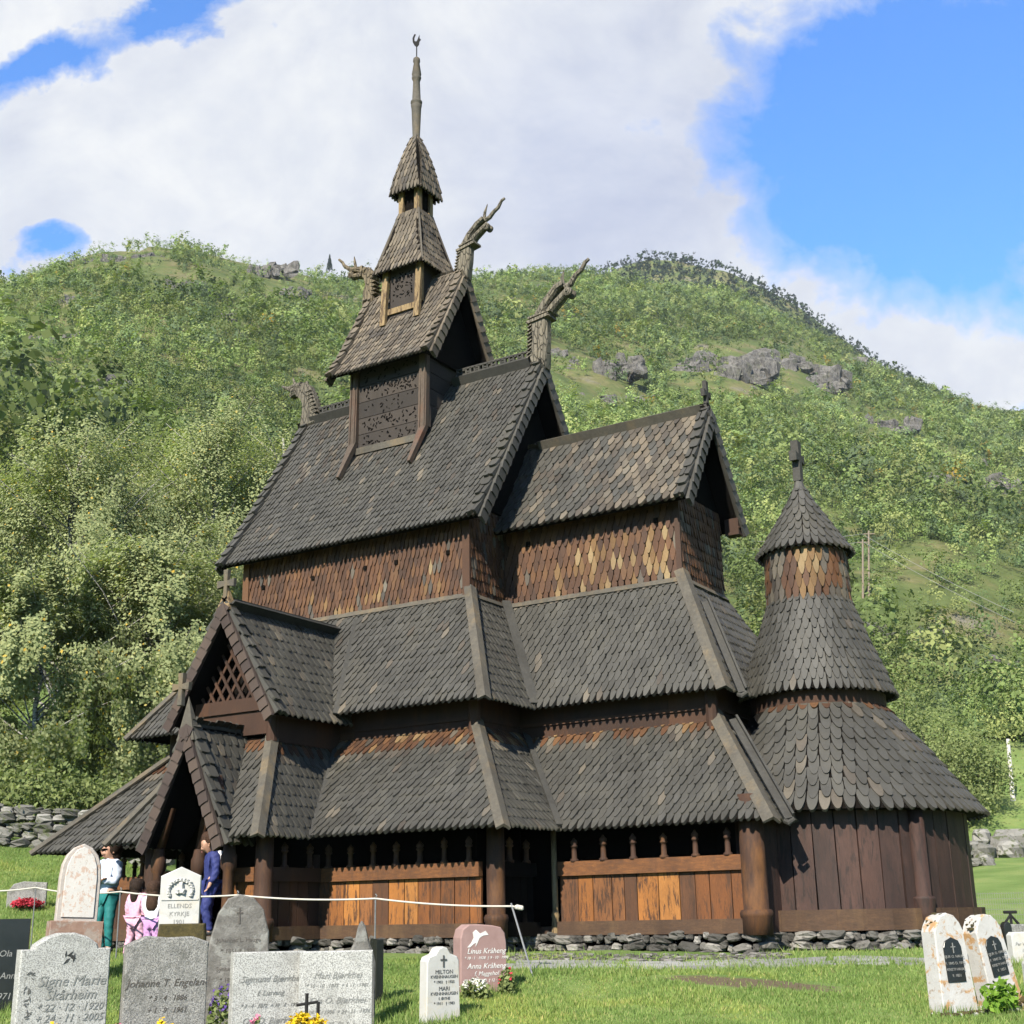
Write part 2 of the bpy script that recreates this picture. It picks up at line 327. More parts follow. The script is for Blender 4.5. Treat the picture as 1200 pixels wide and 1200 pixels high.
def groundm():
    t=NT('grass_ground'); c=t.co()
    a=t.noise(.5,c,5,.6); b=t.noise(7,c,6,.7); d=t.noise(60,c,4,.7)
    col=t.ramp(a,[(.35,(.115,.185,.048)),(.5,(.155,.23,.066)),(.65,(.205,.26,.085))])
    col=t.mix(t.ramp(b,[(.52,(0,0,0)),(.72,(.8,.8,.8))]),col,(.17,.165,.055,1))
    col=t.mix(.55,col,t.ramp(d,[(.3,(.4,.4,.4)),(.7,(1.3,1.3,1.3))]),'MULTIPLY')
    # hillside: heath, scree and bare rock where it is high
    sep=t.n('SeparateXYZ'); t.set(sep.inputs[0],t.co()); h=t.ramp(t.math('MULTIPLY',sep.outputs[2],.02),[(.16,(0,0,0)),(.4,(1,1,1))])
    hb=t.noise(.06,c,8,.7); hc=t.ramp(hb,[(.34,(.060,.088,.028)),(.50,(.092,.115,.038)),(.60,(.135,.128,.056)),(.70,(.15,.14,.11))])
    hd=t.noise(.8,c,6,.7); hc=t.mix(.6,hc,t.ramp(hd,[(.3,(.45,.45,.45)),(.7,(1.3,1.3,1.3))]),'MULTIPLY')
    col=t.mix(h,col,hc)
    # a worn strip of bare soil
    A,_=(gp(775,14.75),0); B=gp(975,13.9); ax=(B-A); L=ax.length; ax.normalize(); ay=V((-ax.y,ax.x,0)).normalized(); C=(A+B)/2
    def dt(v):
        nd=t.n('VectorMath'); nd.operation='DOT_PRODUCT'; t.set(nd.inputs[0],t.co()); nd.inputs[1].default_value=tuple(v); return t.math('SUBTRACT',nd.outputs['Value'],C.dot(v))
    e=t.math('SQRT',t.math('ADD',t.math('POWER',t.math('DIVIDE',t.math('ABSOLUTE',dt(ax)),L*.56),2),t.math('POWER',t.math('DIVIDE',t.math('ABSOLUTE',dt(ay)),.36),2)))
    e=t.math('ADD',e,t.math('MULTIPLY',t.math('SUBTRACT',b,.5),1.6))
    col=t.mix(t.ramp(e,[(.75,(.95,.95,.95)),(1.15,(0,0,0))]),col,t.ramp(d,[(.3,(.085,.062,.04)),(.7,(.17,.13,.09))]))
    t.bump(d,.6,.03); return t.fin(col,.95,.1,.7)
M['ground']=groundm()
M['soil']=stone('bare_soil',[(.3,(.11,.085,.06)),(.7,(.20,.165,.12))],12,.8,(.10,.13,.035),.6)
# ------------------------------------------------------------------ shingles
TIP={'scale':[(.5,1.0),(.5,.1),(.44,0),(.3,.06)],'lap':[(.5,1.0),(.495,.26),(.43,.09),(.2,0)],'diamond':[(.5,1.0),(.47,.74),(.37,.40),(.22,.10),(.09,0)],'gothic':[(.5,1.0),(.48,.55),(.36,.17),(.16,0)],'round':[(.5,1.0),(.49,.32),(.38,.1),(.17,0)],'spear':[(.5,1.0),(.42,.55),(.22,.16),(.05,0)],'blunt':[(.5,1.0),(.49,.2),(.4,.05),(.2,0)]}
def emit(mb,P,s0,tb,w,L,e,th,tip,clamp,m,gap=.9):
    o=[]
    for fx,ft in TIP[tip]: o.append((-fx*w*gap,tb-ft*e))
    for fx,ft in reversed(TIP[tip]): o.append((fx*w*gap,tb-ft*e))
    o=[(-.5*w*gap,tb-L)]+o+[(.5*w*gap,tb-L)]
    k=random.uniform(-.05,.05); tc=tb-L
    pts=[]
    for s,t in o:
        s=s+s0+k*(t-tc)*.5
        if clamp:
            a,b=clamp(t); s=min(max(s,a),b)
        pts.append((s,t))
    W=max(p[0] for p in pts)-min(p[0] for p in pts)
    if W<.012: return
    tl=random.uniform(-.006,.006)
    top=[];bot=[]
    for s,t in pts:
        u=(t-tc)/L
        top.append(P(s,t,th*(.35+1.15*u)+tl*(s-s0)/w)); bot.append(P(s,t,-.012))
    n=len(pts); F=[tuple(range(n))]+[(i,i+n,(i+1)%n+n,(i+1)%n) for i in range(n)]
    mb.add(top+bot,F,m)
def field(mb,P,L0,sl,sr,w,h,th=.027,tip='diamond',over=.05,mf=None,wv=.12,Lk=1.7,smin=None):
    k=0
    while True:
        tb=L0+over-k*h
        if tb<h*.25: break
        tm=max(0,min(L0,tb-h*.5)); a=min(sl(tm),sl(min(tb,L0)));b=max(sr(tm),sr(min(tb,L0)))
        s=a-w+(k%2)*w*.5+random.uniform(-.04,.04)*w - (a%w)
        while s<b+w:
            ww=w*(1+random.uniform(-wv,wv)*.5)
            fr=tb/L0
            mm=mf(fr,(s-a)/max(b-a,1e-3)) if mf else 0
            L=min(Lk*h,tb)
            emit(mb,P,s+random.uniform(-.05,.05)*w,tb+random.uniform(-.018,.018)*h*3,ww,L,h*random.uniform(.9,1.05),th*random.uniform(.8,1.25),tip,lambda t:(sl(min(max(t,0),L0)),sr(min(max(t,0),L0))),mm)
            s+=w
        k+=1
def face(mb,tl,tr,bl,br,w,h,th=.027,tip='diamond',over=.05,mf=None,deck=None,dth=.05,bulge=0,lift=0,Lk=1.7,wv=.12):
    tl,tr,bl,br=map(V,(tl,tr,bl,br)); U=(br-bl).normalized(); 
    D=(bl-tl)+(br-tr); T=(D-U*D.dot(U)).normalized(); N=T.cross(U); 
    if N.z<-.2: N=-N
    L0=(bl-tl).dot(T); O=bl-T*L0
    a0=(tl-O).dot(U);a1=0;b0=(tr-O).dot(U);b1=(br-O).dot(U)
    def P(s,t,o):
        f=t/L0; return O+U*s+T*t+N*(o+lift-bulge*4*f*(1-f))
    field(mb,P,L0,lambda t:a0+(a1-a0)*t/L0,lambda t:b0+(b1-b0)*t/L0,w,h,th,tip,over,mf,wv,Lk)
    if deck is not None:
        ks=1 if abs(bulge)<1e-4 else 7
        for j in range(ks):
            f0,f1_=j/ks,(j+1)/ks; o0=N*(-bulge*4*f0*(1-f0)); o1=N*(-bulge*4*f1_*(1-f1_))
            q=[tl.lerp(bl,f0)+o0,tr.lerp(br,f0)+o0,tr.lerp(br,f1_)+o1,tl.lerp(bl,f1_)+o1]; lo=[p-N*dth for p in q]; up=[p-N*.014 for p in q]
            deck.add(up+lo,[(0,1,2,3),(7,6,5,4)]+[(i,i+4,(i+1)%4+4,(i+1)%4) for i in range(4)])
    return N
def my(p): return (p[0],-p[1],p[2])
def face_m(mb,tl,tr,bl,br,**k):   # mirrored to the north side
    face(mb,my(tr),my(tl),my(br),my(bl),**k)
def pick(*pairs):
    def f(*a):
        x=random.random();c=0
        for m,p in pairs:
            c+=p
            if x<c:return m
        return pairs[-1][0]
    return f
# ================================================================== CHURCH
church=empty('stave_church',(0,0,-.25),'dark tarred wooden stave church with tiered shingled roofs and dragon heads','church')
SH=[M['shingle'],M['shingle_b'],M['shingle_t'],M['rust'],M['gold']]
GW=[M['rust'],M['gold'],M['shingle_b']]
SW,HH=.112,.175
# ---- numbers
Z1T,Z1B=2.72,1.18; Z2T,Z2B=4.97,3.05
def low(fr,s):
    if fr<.22 and random.random()<.75: return 3 if random.random()<.8 else 4
    if fr<.34 and random.random()<.35: return 1
    return 1 if random.random()<.02 else 0
def mid(fr,s): return 1 if random.random()<(.4 if fr<.08 else .02) else 0
# ---- lower (ambulatory) roof
lr=MB(); dk=MB()
def f1(*q,**k): face(lr,*q,w=SW,h=HH,mf=low,deck=dk,**k)
def f1m(*q,**k): face_m(lr,*q,w=SW,h=HH,mf=low,deck=dk,**k)
nst=(-2.98,-2.72,Z1T)
f1((.55,-2.72,Z1T),(3.15,-2.72,Z1T),(1.31,-4.21,Z1B),(4.51,-4.21,Z1B))
f1((-2.98,-2.72,Z1T),(-.85,-2.72,Z1T),(-4.52,-4.21,Z1B),(-1.59,-4.21,Z1B))
f1m((-2.98,-2.72,Z1T),(3.15,-2.72,Z1T),(-4.52,-4.21,Z1B),(4.51,-4.21,Z1B))
e1=((3.15,-2.72,Z1T),(3.15,-1.42,Z1T),(4.51,-4.21,Z1B),(4.51,-2.77,Z1B)); f1(*e1); f1m(*e1)
c1=((3.15,-1.42,Z1T),(6.35,-1.42,Z1T),(4.51,-2.77,Z1B),(7.59,-2.77,Z1B)); f1(*c1); f1m(*c1)
f1((6.35,-1.42,Z1T),(6.35,1.42,Z1T),(7.59,-2.77,Z1B),(7.59,2.77,Z1B))
f1((-2.98,2.72,Z1T),(-2.98,-2.72,Z1T),(-4.52,4.21,Z1B),(-4.52,-4.21,Z1B))
# bump of the roof over the south porch
f1((.52,-4.2,2.63),(.52,-2.72,2.63),(1.31,-5.28,1.16),(1.31,-4.2,1.16))
f1((-.8,-2.72,2.63),(-.8,-4.2,2.63),(-1.59,-4.2,1.16),(-1.59,-5.28,1.16))
f1((-.8,-4.2,2.63),(-.12,-4.2,2.63),(-1.59,-5.28,1.16),(-.79,-5.28,1.16)); f1((.0,-4.2,2.63),(.52,-4.2,2.63),(.72,-5.28,1.16),(1.31,-5.28,1.16))
# the side faces of the bump run on to the valley
f1((.52,-2.72,2.63),(.52,-2.7,2.63),(1.31,-4.2,1.16),(1.31,-4.19,1.16))
roof1=lr.build('ambulatory_roof',SH,church); dk.build('roof_deck',M['black'],roof1)
# ---- aisle roof
ar=MB(); dk=MB()
def f2(*q,**k): face(ar,*q,w=SW,h=HH,mf=mid,deck=dk,**k)
def f2m(*q,**k): face_m(ar,*q,w=SW,h=HH,mf=mid,deck=dk,**k)
n2=((-2.4,-1.83,Z2T),(2.45,-1.83,Z2T),(-3.59,-3.23,Z2B),(3.61,-3.23,Z2B)); f2(*n2); f2m(*n2)
e2=((2.45,-1.83,Z2T),(2.45,-.79,Z2T),(3.61,-3.23,Z2B),(3.61,-1.87,Z2B)); f2(*e2); f2m(*e2)
c2=((2.45,-.79,Z2T),(5.68,-.79,Z2T),(3.61,-1.87,Z2B),(6.69,-1.87,Z2B)); f2(*c2); f2m(*c2)
f2((5.68,-.79,Z2T),(5.68,.79,Z2T),(6.69,-1.87,Z2B),(6.69,1.87,Z2B))
f2((-2.4,1.83,Z2T),(-2.4,-1.83,Z2T),(-3.59,3.23,Z2B),(-3.59,-3.23,Z2B))
roof2=ar.build('aisle_roof',SH,church); dk.build('roof_deck',M['black'],roof2)
# ---- nave roof
nr=MB(); dk=MB()
XW,XE,YB,ZE,ZR=-2.73,2.85,2.18,6.17,9.55
def nv(fr,s):
    p=.4 if fr<.5 and .1<s<.6 else .05
    return 1 if random.random()<p else 0
nq=((XW,-.02,ZR),(XE,-.02,ZR),(XW,-YB,ZE),(XE,-YB,ZE))
face(nr,*nq,w=.1,h=.16,mf=nv,deck=dk,dth=.09,bulge=.05); face_m(nr,*nq,w=.1,h=.16,mf=nv,deck=dk,dth=.09,bulge=.05)
def scales(mb,top,bot,inw,nrm,w,h,m,th=.03):
    top=V(top);bot=V(bot);T=(bot-top).normalized();L0=(bot-top).length; inw=(V(inw)-T*V(inw).dot(T)).normalized(); n=V(nrm)
    k=0
    while True:
        tb=L0+.04-k*h
        if tb<h*.4: break
        emit(mb,lambda s,t,o:top+T*t+inw*(s+.25*(t-tb)*.0)+n*o,w/2,tb,w*1.1,min(1.5*h,tb),h*1.0,th,'scale',None,m,gap=1.0); k+=1
    mb.bar(top+inw*w*.4-n*.02,bot+inw*w*.4-n*.02,.03,w*.8,up=T.cross(n),m=m) if False else None
    q=[top,top+inw*w*.9,bot+inw*w*.9,bot]; lo=[p-n*.045 for p in q]; up=[p-n*.005 for p in q]
    mb.add(up+lo,[(0,1,2,3),(7,6,5,4)]+[(i,i+4,(i+1)%4+4,(i+1)%4) for i in range(4)],m)
def verge(mb,x,sg,yb,ze,zr,w=.17,h=.23,m=0,bulge=.05):
    """thick overlapping plates along both gable edges at x, on top and on the gable face"""
    for y in (-1,1):
        top=V((x,0,zr+.02)); bot=V((x,y*yb,ze))
        a,b=top.copy(),bot.copy(); i=V((-sg*w,0,0))
        q=[a+i,a,b+i,b] if (sg>0)==(y<0) else [a,a+i,b,b+i]
        face(mb,*q,w=w,h=h,th=.05,tip='blunt',mf=lambda *_:m,lift=.035,bulge=bulge,Lk=1.5,over=.03,wv=.02)
        o=V((sg*.02,0,-.02)); scales(mb,top+o,bot+o,(0,-y*.5,-1),(sg,0,0),.17,.2,m)
verge(nr,XE+.02,1,YB+.02,ZE-.02,ZR); verge(nr,XW-.02,-1,YB+.02,ZE-.02,ZR)
roofn=nr.build('nave_roof',SH,church); dk.build('roof_deck',M['black'],roofn)
def crest(x0,x1,z,h=.2,t=.07,parent=None,mat='boardg',car=True):
    b=MB(); b.box(((x0+x1)/2,0,z+h*.28),((x1-x0)/2,t/2,h*.28+.05))
    b.bar((x0,-.09,z-.03),(x1,-.09,z-.03),.03,.24,up=(0,-.55,.84)); b.bar((x0,.09,z-.03),(x1,.09,z-.03),.03,.24,up=(0,.55,.84))
    if car:
        x=x0+.05; i=0
        while x<x1-.05:
            w=random.choice((.035,.05,.06)); zt=z+h*.56+.05
            b.box((x,0,zt+.045),(w*.35,t*.4,.05)); 
            if i%2==0: b.box((x+.05,0,zt+.03),(.03,t*.4,.013))
            if i%3==1: b.box((x+.035,0,zt+.075),(.035,t*.4,.013))
            x+=.095; i+=1
        b.box(((x0+x1)/2,0,z+h*.56+.15),((x1-x0)/2-.02,t*.4,.018))
    return b.build('ridge_crest',M[mat],parent or church)
crest(.95,2.62,ZR+.02,parent=roofn); crest(-2.5,-.95,ZR+.02,parent=roofn)
# ---- choir roof
cr=MB(); dk=MB(); CX0,CX1,CB,CE,CZ=2.42,5.97,1.15,6.16,7.93
def ch(fr,s):
    p=.15+.65*max(0,min(1,(s-.35)*2.2))
    return (2 if random.random()<.4 else 1) if random.random()<p else (1 if random.random()<.2 else 0)
cq=((CX0,-.02,CZ),(CX1,-.02,CZ),(CX0,-CB,CE),(CX1,-CB,CE))
face(cr,*cq,w=.14,h=.175,mf=ch,deck=dk,dth=.08,bulge=.03); face_m(cr,*cq,w=.14,h=.175,mf=ch,deck=dk,dth=.08,bulge=.03)
verge(cr,CX1+.02,1,CB+.02,CE-.02,CZ,bulge=.03)
roofc=cr.build('choir_roof',SH,church); dk.build('roof_deck',M['black'],roofc)
crest(CX0+.35,CX1-.1,CZ+.0,h=.1,parent=roofc,mat='board',car=False)
# ---- clerestory walls
def wallf(mb,a,b,z0,z1,w=.1,h=.2,mf=None,deck=None,tip='diamond'):
    a=V(a);b=V(b)
    face(mb,(a.x,a.y,z1),(b.x,b.y,z1),(a.x,a.y,z0),(b.x,b.y,z0),w=w,h=h,th=.026,tip=tip,mf=mf,deck=deck,dth=.06,over=.02)
def gm(fr,s):
    x=random.random()
    if fr>.82 and x<.2: return 1
    if fr>.6 and x<.04: return 1
    return 0 if x<.97 else 2
cw=MB(); dk=MB()
wallf(cw,(-2.4,-1.83),(2.45,-1.83),4.93,6.5,w=.088,h=.165,mf=gm,deck=dk); wallf(cw,(2.45,-1.83),(2.45,1.83),4.93,6.5,w=.088,h=.165,mf=pick((0,.85),(2,.15)),deck=dk)
wallf(cw,(2.45,1.83),(-2.4,1.83),4.93,6.5,w=.088,h=.165,mf=gm,deck=dk); wallf(cw,(-2.4,1.83),(-2.4,-1.83),4.93,6.5,w=.088,h=.165,mf=gm,deck=dk)
for x in (-2.36,2.41):
    cw.bar((x,-1.86,4.93),(x,-1.86,6.45),.14,.05,up=(0,-1,0)); 
for x in (-1.95,-.8,.35,1.0,2.05): cw.box((x,-1.872,5.72+.0*x),(.032,.012,.036),m=3)
cl=cw.build('clerestory_wall',GW+[M['black']],church); dk.build('wall_core',M['black'],cl)
cw=MB(); dk=MB()
def gm2(fr,s):
    x=random.random()
    if fr>.72 and .25<s<.95 and x<.38: return 1
    if fr>.45 and s>.35 and x<.12: return 1
    return 0 if x<.985 else 2
wallf(cw,(2.45,-.79),(5.68,-.79),4.92,6.38,w=.115,h=.18,mf=gm2,deck=dk); wallf(cw,(5.68,-.79),(5.68,.79),4.92,6.38,w=.095,h=.165,mf=pick((0,.9),(2,.1)),deck=dk); wallf(cw,(5.68,.79),(2.45,.79),4.92,6.38,w=.115,h=.18,mf=gm2,deck=dk)
cw.bar((5.66,-.81,4.92),(5.66,-.81,6.36),.09,.05,up=(0,-1,0),m=0)
for x in (2.95,5.3): cw.box((x,-.832,5.95),(.035,.012,.04),m=3)
cl2=cw.build('choir_wall',GW+[M['black']],church); dk.build('wall_core',M['black'],cl2)
# flashing boards at the foot of the clerestory
fl=MB()
fl.bar((-2.4,-1.88,4.95),(2.45,-1.88,4.95),.11,.03,up=(0,-.8,.6)); fl.bar((2.45,-.84,4.94),(5.68,-.84,4.94),.11,.03,up=(0,-.8,.6)); fl.bar((5.73,-.8,4.94),(5.73,.8,4.94),.11,.03,up=(.8,0,.6)); fl.bar((2.5,-1.8,4.95),(2.5,-.8,4.95),.1,.03,up=(.8,0,.6))
fl.build('flashing_board',M['board'],church)
# ---- gable walls
def gable(x,yb,z0,zr,t=.06):
    gb=MB()
    gb.add([(x,-yb,z0),(x,yb,z0),(x,0,zr),(x-t,-yb,z0),(x-t,yb,z0),(x-t,0,zr)],[(0,1,2),(5,4,3),(0,3,4,1),(1,4,5,2),(2,5,3,0)]); gb.build('gable_wall',M['black'],church)
gable(2.5,1.9,6.5,9.42); gable(-2.4,1.9,6.5,9.42); gable(5.64,.95,6.4,7.85)
ep=MB(); ep.box((5.87,.97,6.16),(.12,.1,.14)); ep.box((5.995,.97,6.14),(.012,.09,.012)); ep.build('eave_block',M['brown'],church)
# ---- aisle walls (the strip under the aisle eaves)
aw=MB()
def strip(a,b,z0=2.5,z1=3.6,t=.05,m=0):
    a=V(a+(0,));b=V(b+(0,)); d=(b-a).normalized(); n=d.cross(V((0,0,1)))
    L=(b-a).length; k=max(1,int(L/.55))
    for i in range(k):
        p=a.lerp(b,i/k);q=a.lerp(b,(i+1)/k); c=(p+q)/2
        aw.bar(V((p.x,p.y,(z0+z1)/2)),V((q.x,q.y,(z0+z1)/2)),t*(1+.1*(i%2)),z1-z0,up=(0,0,1),m=m)
    aw.bar(V((a.x,a.y,2.83))+n*.03,V((b.x,b.y,2.83))+n*.03,.05,.05)
for sg in (-1,1):
    strip((-2.95,sg*2.75),(3.12,sg*2.75)); strip((3.12,sg*2.75),(3.12,sg*1.5)); strip((3.12,sg*1.5),(6.32,sg*1.5))
strip((6.32,-1.5),(6.32,1.5)); strip((-2.95,-2.75),(-2.95,2.75))
for x,y in((3.14,-2.77),(6.36,-1.54),(-2.97,-2.77)): aw.tube([(x,y,2.5),(x,y,3.5)],.09,10)
aw.build('aisle_wall',M['brown'],church)
# ---- hip and valley boards
def hip(a,b,w=.13,t=.035,n1=(0,-.8,.6),n2=(.8,0,.6),off=.04):
    hb=MB(); a=V(a);b=V(b); n=(V(n1)+V(n2)).normalized()*off
    d=(b-a).normalized()
    for nn in (n1,n2):
        nn=V(nn); side=nn.cross(d); o=V(n2) if nn==V(n1) else V(n1)
        if side.dot(o)>0: side=-side
        q=n+side*(w*.42)
        hb.bar(a+q,b+q,w,t,up=nn)
    hb.build('hip_board',M['board'],church)
H=[((2.45,-1.83,Z2T+.12),(3.66,-3.29,Z2B-.05)),((5.68,-.79,Z2T+.12),(6.74,-1.92,Z2B-.05)),((3.13,-2.7,Z1T+.1),(4.56,-4.26,Z1B-.05)),((6.33,-1.4,Z1T+.1),(7.64,-2.82,Z1B-.05)),((.52,-4.2,2.68),(1.34,-5.33,1.12))]
for a,b in H: hip(a,b,w=.15 if a[0]>5 else .12)
for a,b in (((-2.4,-1.83,Z2T+.05),(-3.64,-3.28,Z2B-.03)),((-2.98,-2.72,Z1T+.08),(-4.57,-4.26,Z1B-.03)),((-.8,-4.2,2.68),(-1.63,-5.33,1.12))):
    hip(a,b,w=.12,n2=(-.8,0,.6))
for a,b,w in (((2.5,-.84,Z2T+.02),(3.64,-1.9,Z2B+.0),.15),((3.2,-1.45,Z1T),(4.54,-2.8,Z1B),.09),((.55,-2.75,2.66),(1.33,-4.24,1.12),.07),((-.83,-2.75,2.66),(-1.6,-4.24,1.12),.07),((.25,-1.95,Z2T-.2),(.93,-3.26,Z2B-.06),.1)):
    hb=MB(); hb.bar(V(a)+V((.01,-.01,.05)),V(b)+V((.01,-.01,.05)),w,.03,up=(.45,-.45,.75)); hb.build('valley_board',M['boardg'],church)
# gutters between choir and apse
for a,b in (((6.66,-1.52,2.62),(7.78,-2.6,1.15)),((6.1,-.95,4.5),(6.92,-1.74,2.95))):
    a=V(a);b=V(b); hb=MB()
    hb.bar(a,b,.11,.04,up=(.2,-.6,.76)); hb.bar(a+V((.05,.02,.03)),b+V((.05,.02,.03)),.03,.11,up=(.2,-.6,.76))
    hb.tube([b+V((-.06,.0,-.02)),b+V((.0,-.03,-.05)),b+V((.07,.0,-.0))],[.035,.04,.03],8); hb.build('valley_gutter',M['boardg'],church)
# ---- core walls behind the gallery openings
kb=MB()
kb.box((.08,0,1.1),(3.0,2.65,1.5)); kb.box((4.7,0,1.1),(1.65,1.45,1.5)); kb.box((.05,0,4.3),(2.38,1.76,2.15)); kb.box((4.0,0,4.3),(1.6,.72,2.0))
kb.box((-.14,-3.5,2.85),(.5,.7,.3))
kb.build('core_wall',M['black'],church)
fl=MB(); fl.box((.0,0,-.16),(3.85,3.5,.05)); fl.box((5.4,0,-.16),(1.8,2.4,.05)); fl.box((-.14,-4.2,-.16),(1.05,.7,.05)); fl.build('gallery_floor',M['sill'],church)
# ---- galleries
def turned(b,x,y,z,h,r=.042,m=0):
    b.lathe((x,y,z),[(r*1.5,0),(r*1.55,.03),(r*.95,.05),(r*.9,h*.45),(r*.8,h*.58),(r*1.25,h*.6),(r*1.35,h*.66),(r*.95,h*.7),(r*1.3,h*.76),(r*1.2,h*.84),(r*.6,h*.9),(r*.25,h*.98)],9,m)
gal=0
def gallery(a,b,npl,nbal,mats=('orange','rail','sill'),z0=-.22,zs=-.04,zp=.56,zr=.75,bald=0.04,bright=None):
    a=V(a+(0,));b=V(b+(0,)); d=(b-a).normalized(); n=d.cross(V((0,0,1))); L=(b-a).length
    p=MB(); cuts=[0]
    for i in range(npl): cuts.append(cuts[-1]+random.uniform(.75,1.25))
    k=L/cuts[-1]; cuts=[c*k for c in cuts]
    for i in range(npl):
        c=a+d*((cuts[i]+cuts[i+1])/2); w=cuts[i+1]-cuts[i]-.012; mm=0
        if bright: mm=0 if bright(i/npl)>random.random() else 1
        p.box((c.x,c.y,(zs+zp)/2),(w/2,.02+random.uniform(0,.006),(zp-zs)/2+.03),Matrix.Rotation(math.atan2(d.y,d.x)+random.uniform(-.01,.01),3,'Z'),m=mm)
    po=p.build('wall_planks',[M[mats[0]],M['midplank' if mats[0]=='orange' else 'brown']],church)
    q=MB(); q.bar(V((a.x,a.y,(zp+zr)/2))+n*.035,V((b.x,b.y,(zp+zr)/2))+n*.035,.1,zr-zp); q.build('gallery_rail',M[mats[1]],church)
    q=MB(); q.bar(V((a.x,a.y,(z0+zs)/2))+n*.05,V((b.x,b.y,(z0+zs)/2))+n*.05,.16,zs-z0); q.build('sill_beam',M[mats[2]],church)
    for i in range(nbal):
        c=a+d*(L*(i+.55)/nbal)+n*bald; q=MB(); turned(q,c.x,c.y,zr-.01,Z1B-zr-.08+random.uniform(-.02,.02),.04*random.uniform(.92,1.08)); q.build('baluster',M['post'],church,True)
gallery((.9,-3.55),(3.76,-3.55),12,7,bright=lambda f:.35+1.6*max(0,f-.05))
gallery((3.9,-3.38),(3.9,-2.5),5,2,('black','black','black'))  # all-black parts put the shadow on this return into the colour
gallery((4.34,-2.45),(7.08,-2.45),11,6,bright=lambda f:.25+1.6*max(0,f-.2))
gallery((.95,-4.68),(.95,-3.6),5,2,('brown','brown','sill'))
gallery((.4,-4.75),(.84,-4.75),2,0)
gallery((-1.1,-4.75),(-.7,-4.75),2,0)
gallery((-3.8,-3.55),(-1.2,-3.55),10,6,('brown','rail','sill'))
gallery((-3.85,3.5),(-3.85,-3.5),20,12,('brown','brown','sill'))
gallery((7.05,2.45),(3.95,2.45),10,6,('brown','brown','sill')); gallery((3.8,3.55),(-3.8,3.55),20,12,('brown','brown','sill'))
def post(x,y,r,z0=-.24,z1=1.5,mat='post'):
    q=MB(); q.lathe((x,y,z0),[(r*1.22,0),(r*1.22,.2),(r*1.3,.22),(r*1.34,.26),(r*1.22,.3),(r*1.0,.31),(r*1.02,.8),(r*.97,z1-z0)],16); return q.build('corner_post',M[mat],church,True)
for x,y,r in((3.92,-3.46,.125),(7.2,-2.46,.16),(.95,-4.75,.125),(-1.22,-4.75,.12),(-3.88,-3.55,.1),(3.92,3.46,.12),(7.2,2.46,.15),(-3.88,3.55,.1)): post(x,y,r)
for x,y,r in((.88,-3.56,.05),): post(x,y,r,z1=.95)
q=MB(); q.lathe((4.27,-2.5,-.3),[(.075,0),(.06,.1),(.05,.3),(.06,.34),(.042,.4),(.04,1.5)],12); q.build('corner_post',M['tan'],church,True)
# ---- foundation
fd=MB()
def footing(pts,z0,z1,sz=.16):
    for (xa,ya),(xb,yb) in zip(pts,pts[1:]):
        L=math.hypot(xb-xa,yb-ya); rows=max(1,int((z1-z0)/(sz*.75)))
        for j in range(rows):
            x=random.uniform(-.1,0)
            while x<L:
                w=random.choice((.45,.6,.8,1.1,1.7))*sz*random.uniform(.8,1.2); f=(x+w/2)/L
                z=z1-(j+.5)*(z1-z0)/rows
                fd.rock((xa+(xb-xa)*f+random.uniform(-.03,.03),ya+(yb-ya)*f+random.uniform(-.03,.03),z+random.uniform(-.04,.03)),w*.6,(1,.9,.6*(z1-z0)/rows/w+.12),rot=Matrix.Rotation(math.atan2(yb-ya,xb-xa)+random.uniform(-.2,.2),3,'Z')@Matrix.Rotation(random.uniform(-.2,.2),3,'Y'))
                x+=w*.92
footing([(-3.95,-3.6),(-1.3,-3.6),(-1.3,-4.8),(1.0,-4.8),(1.0,-3.62),(3.9,-3.62),(3.92,-2.55),(7.2,-2.53)],-.56,-.2,.13)
ap=[(7.38+1.93*math.cos(t),1.93*math.sin(t)) for t in np.linspace(-1.6,1.0,12)]
footing([(7.2,-2.5),(7.25,-2.0)]+ap,-.7,-.19,.15)
fd.build('stone_foundation',M['found'],church)
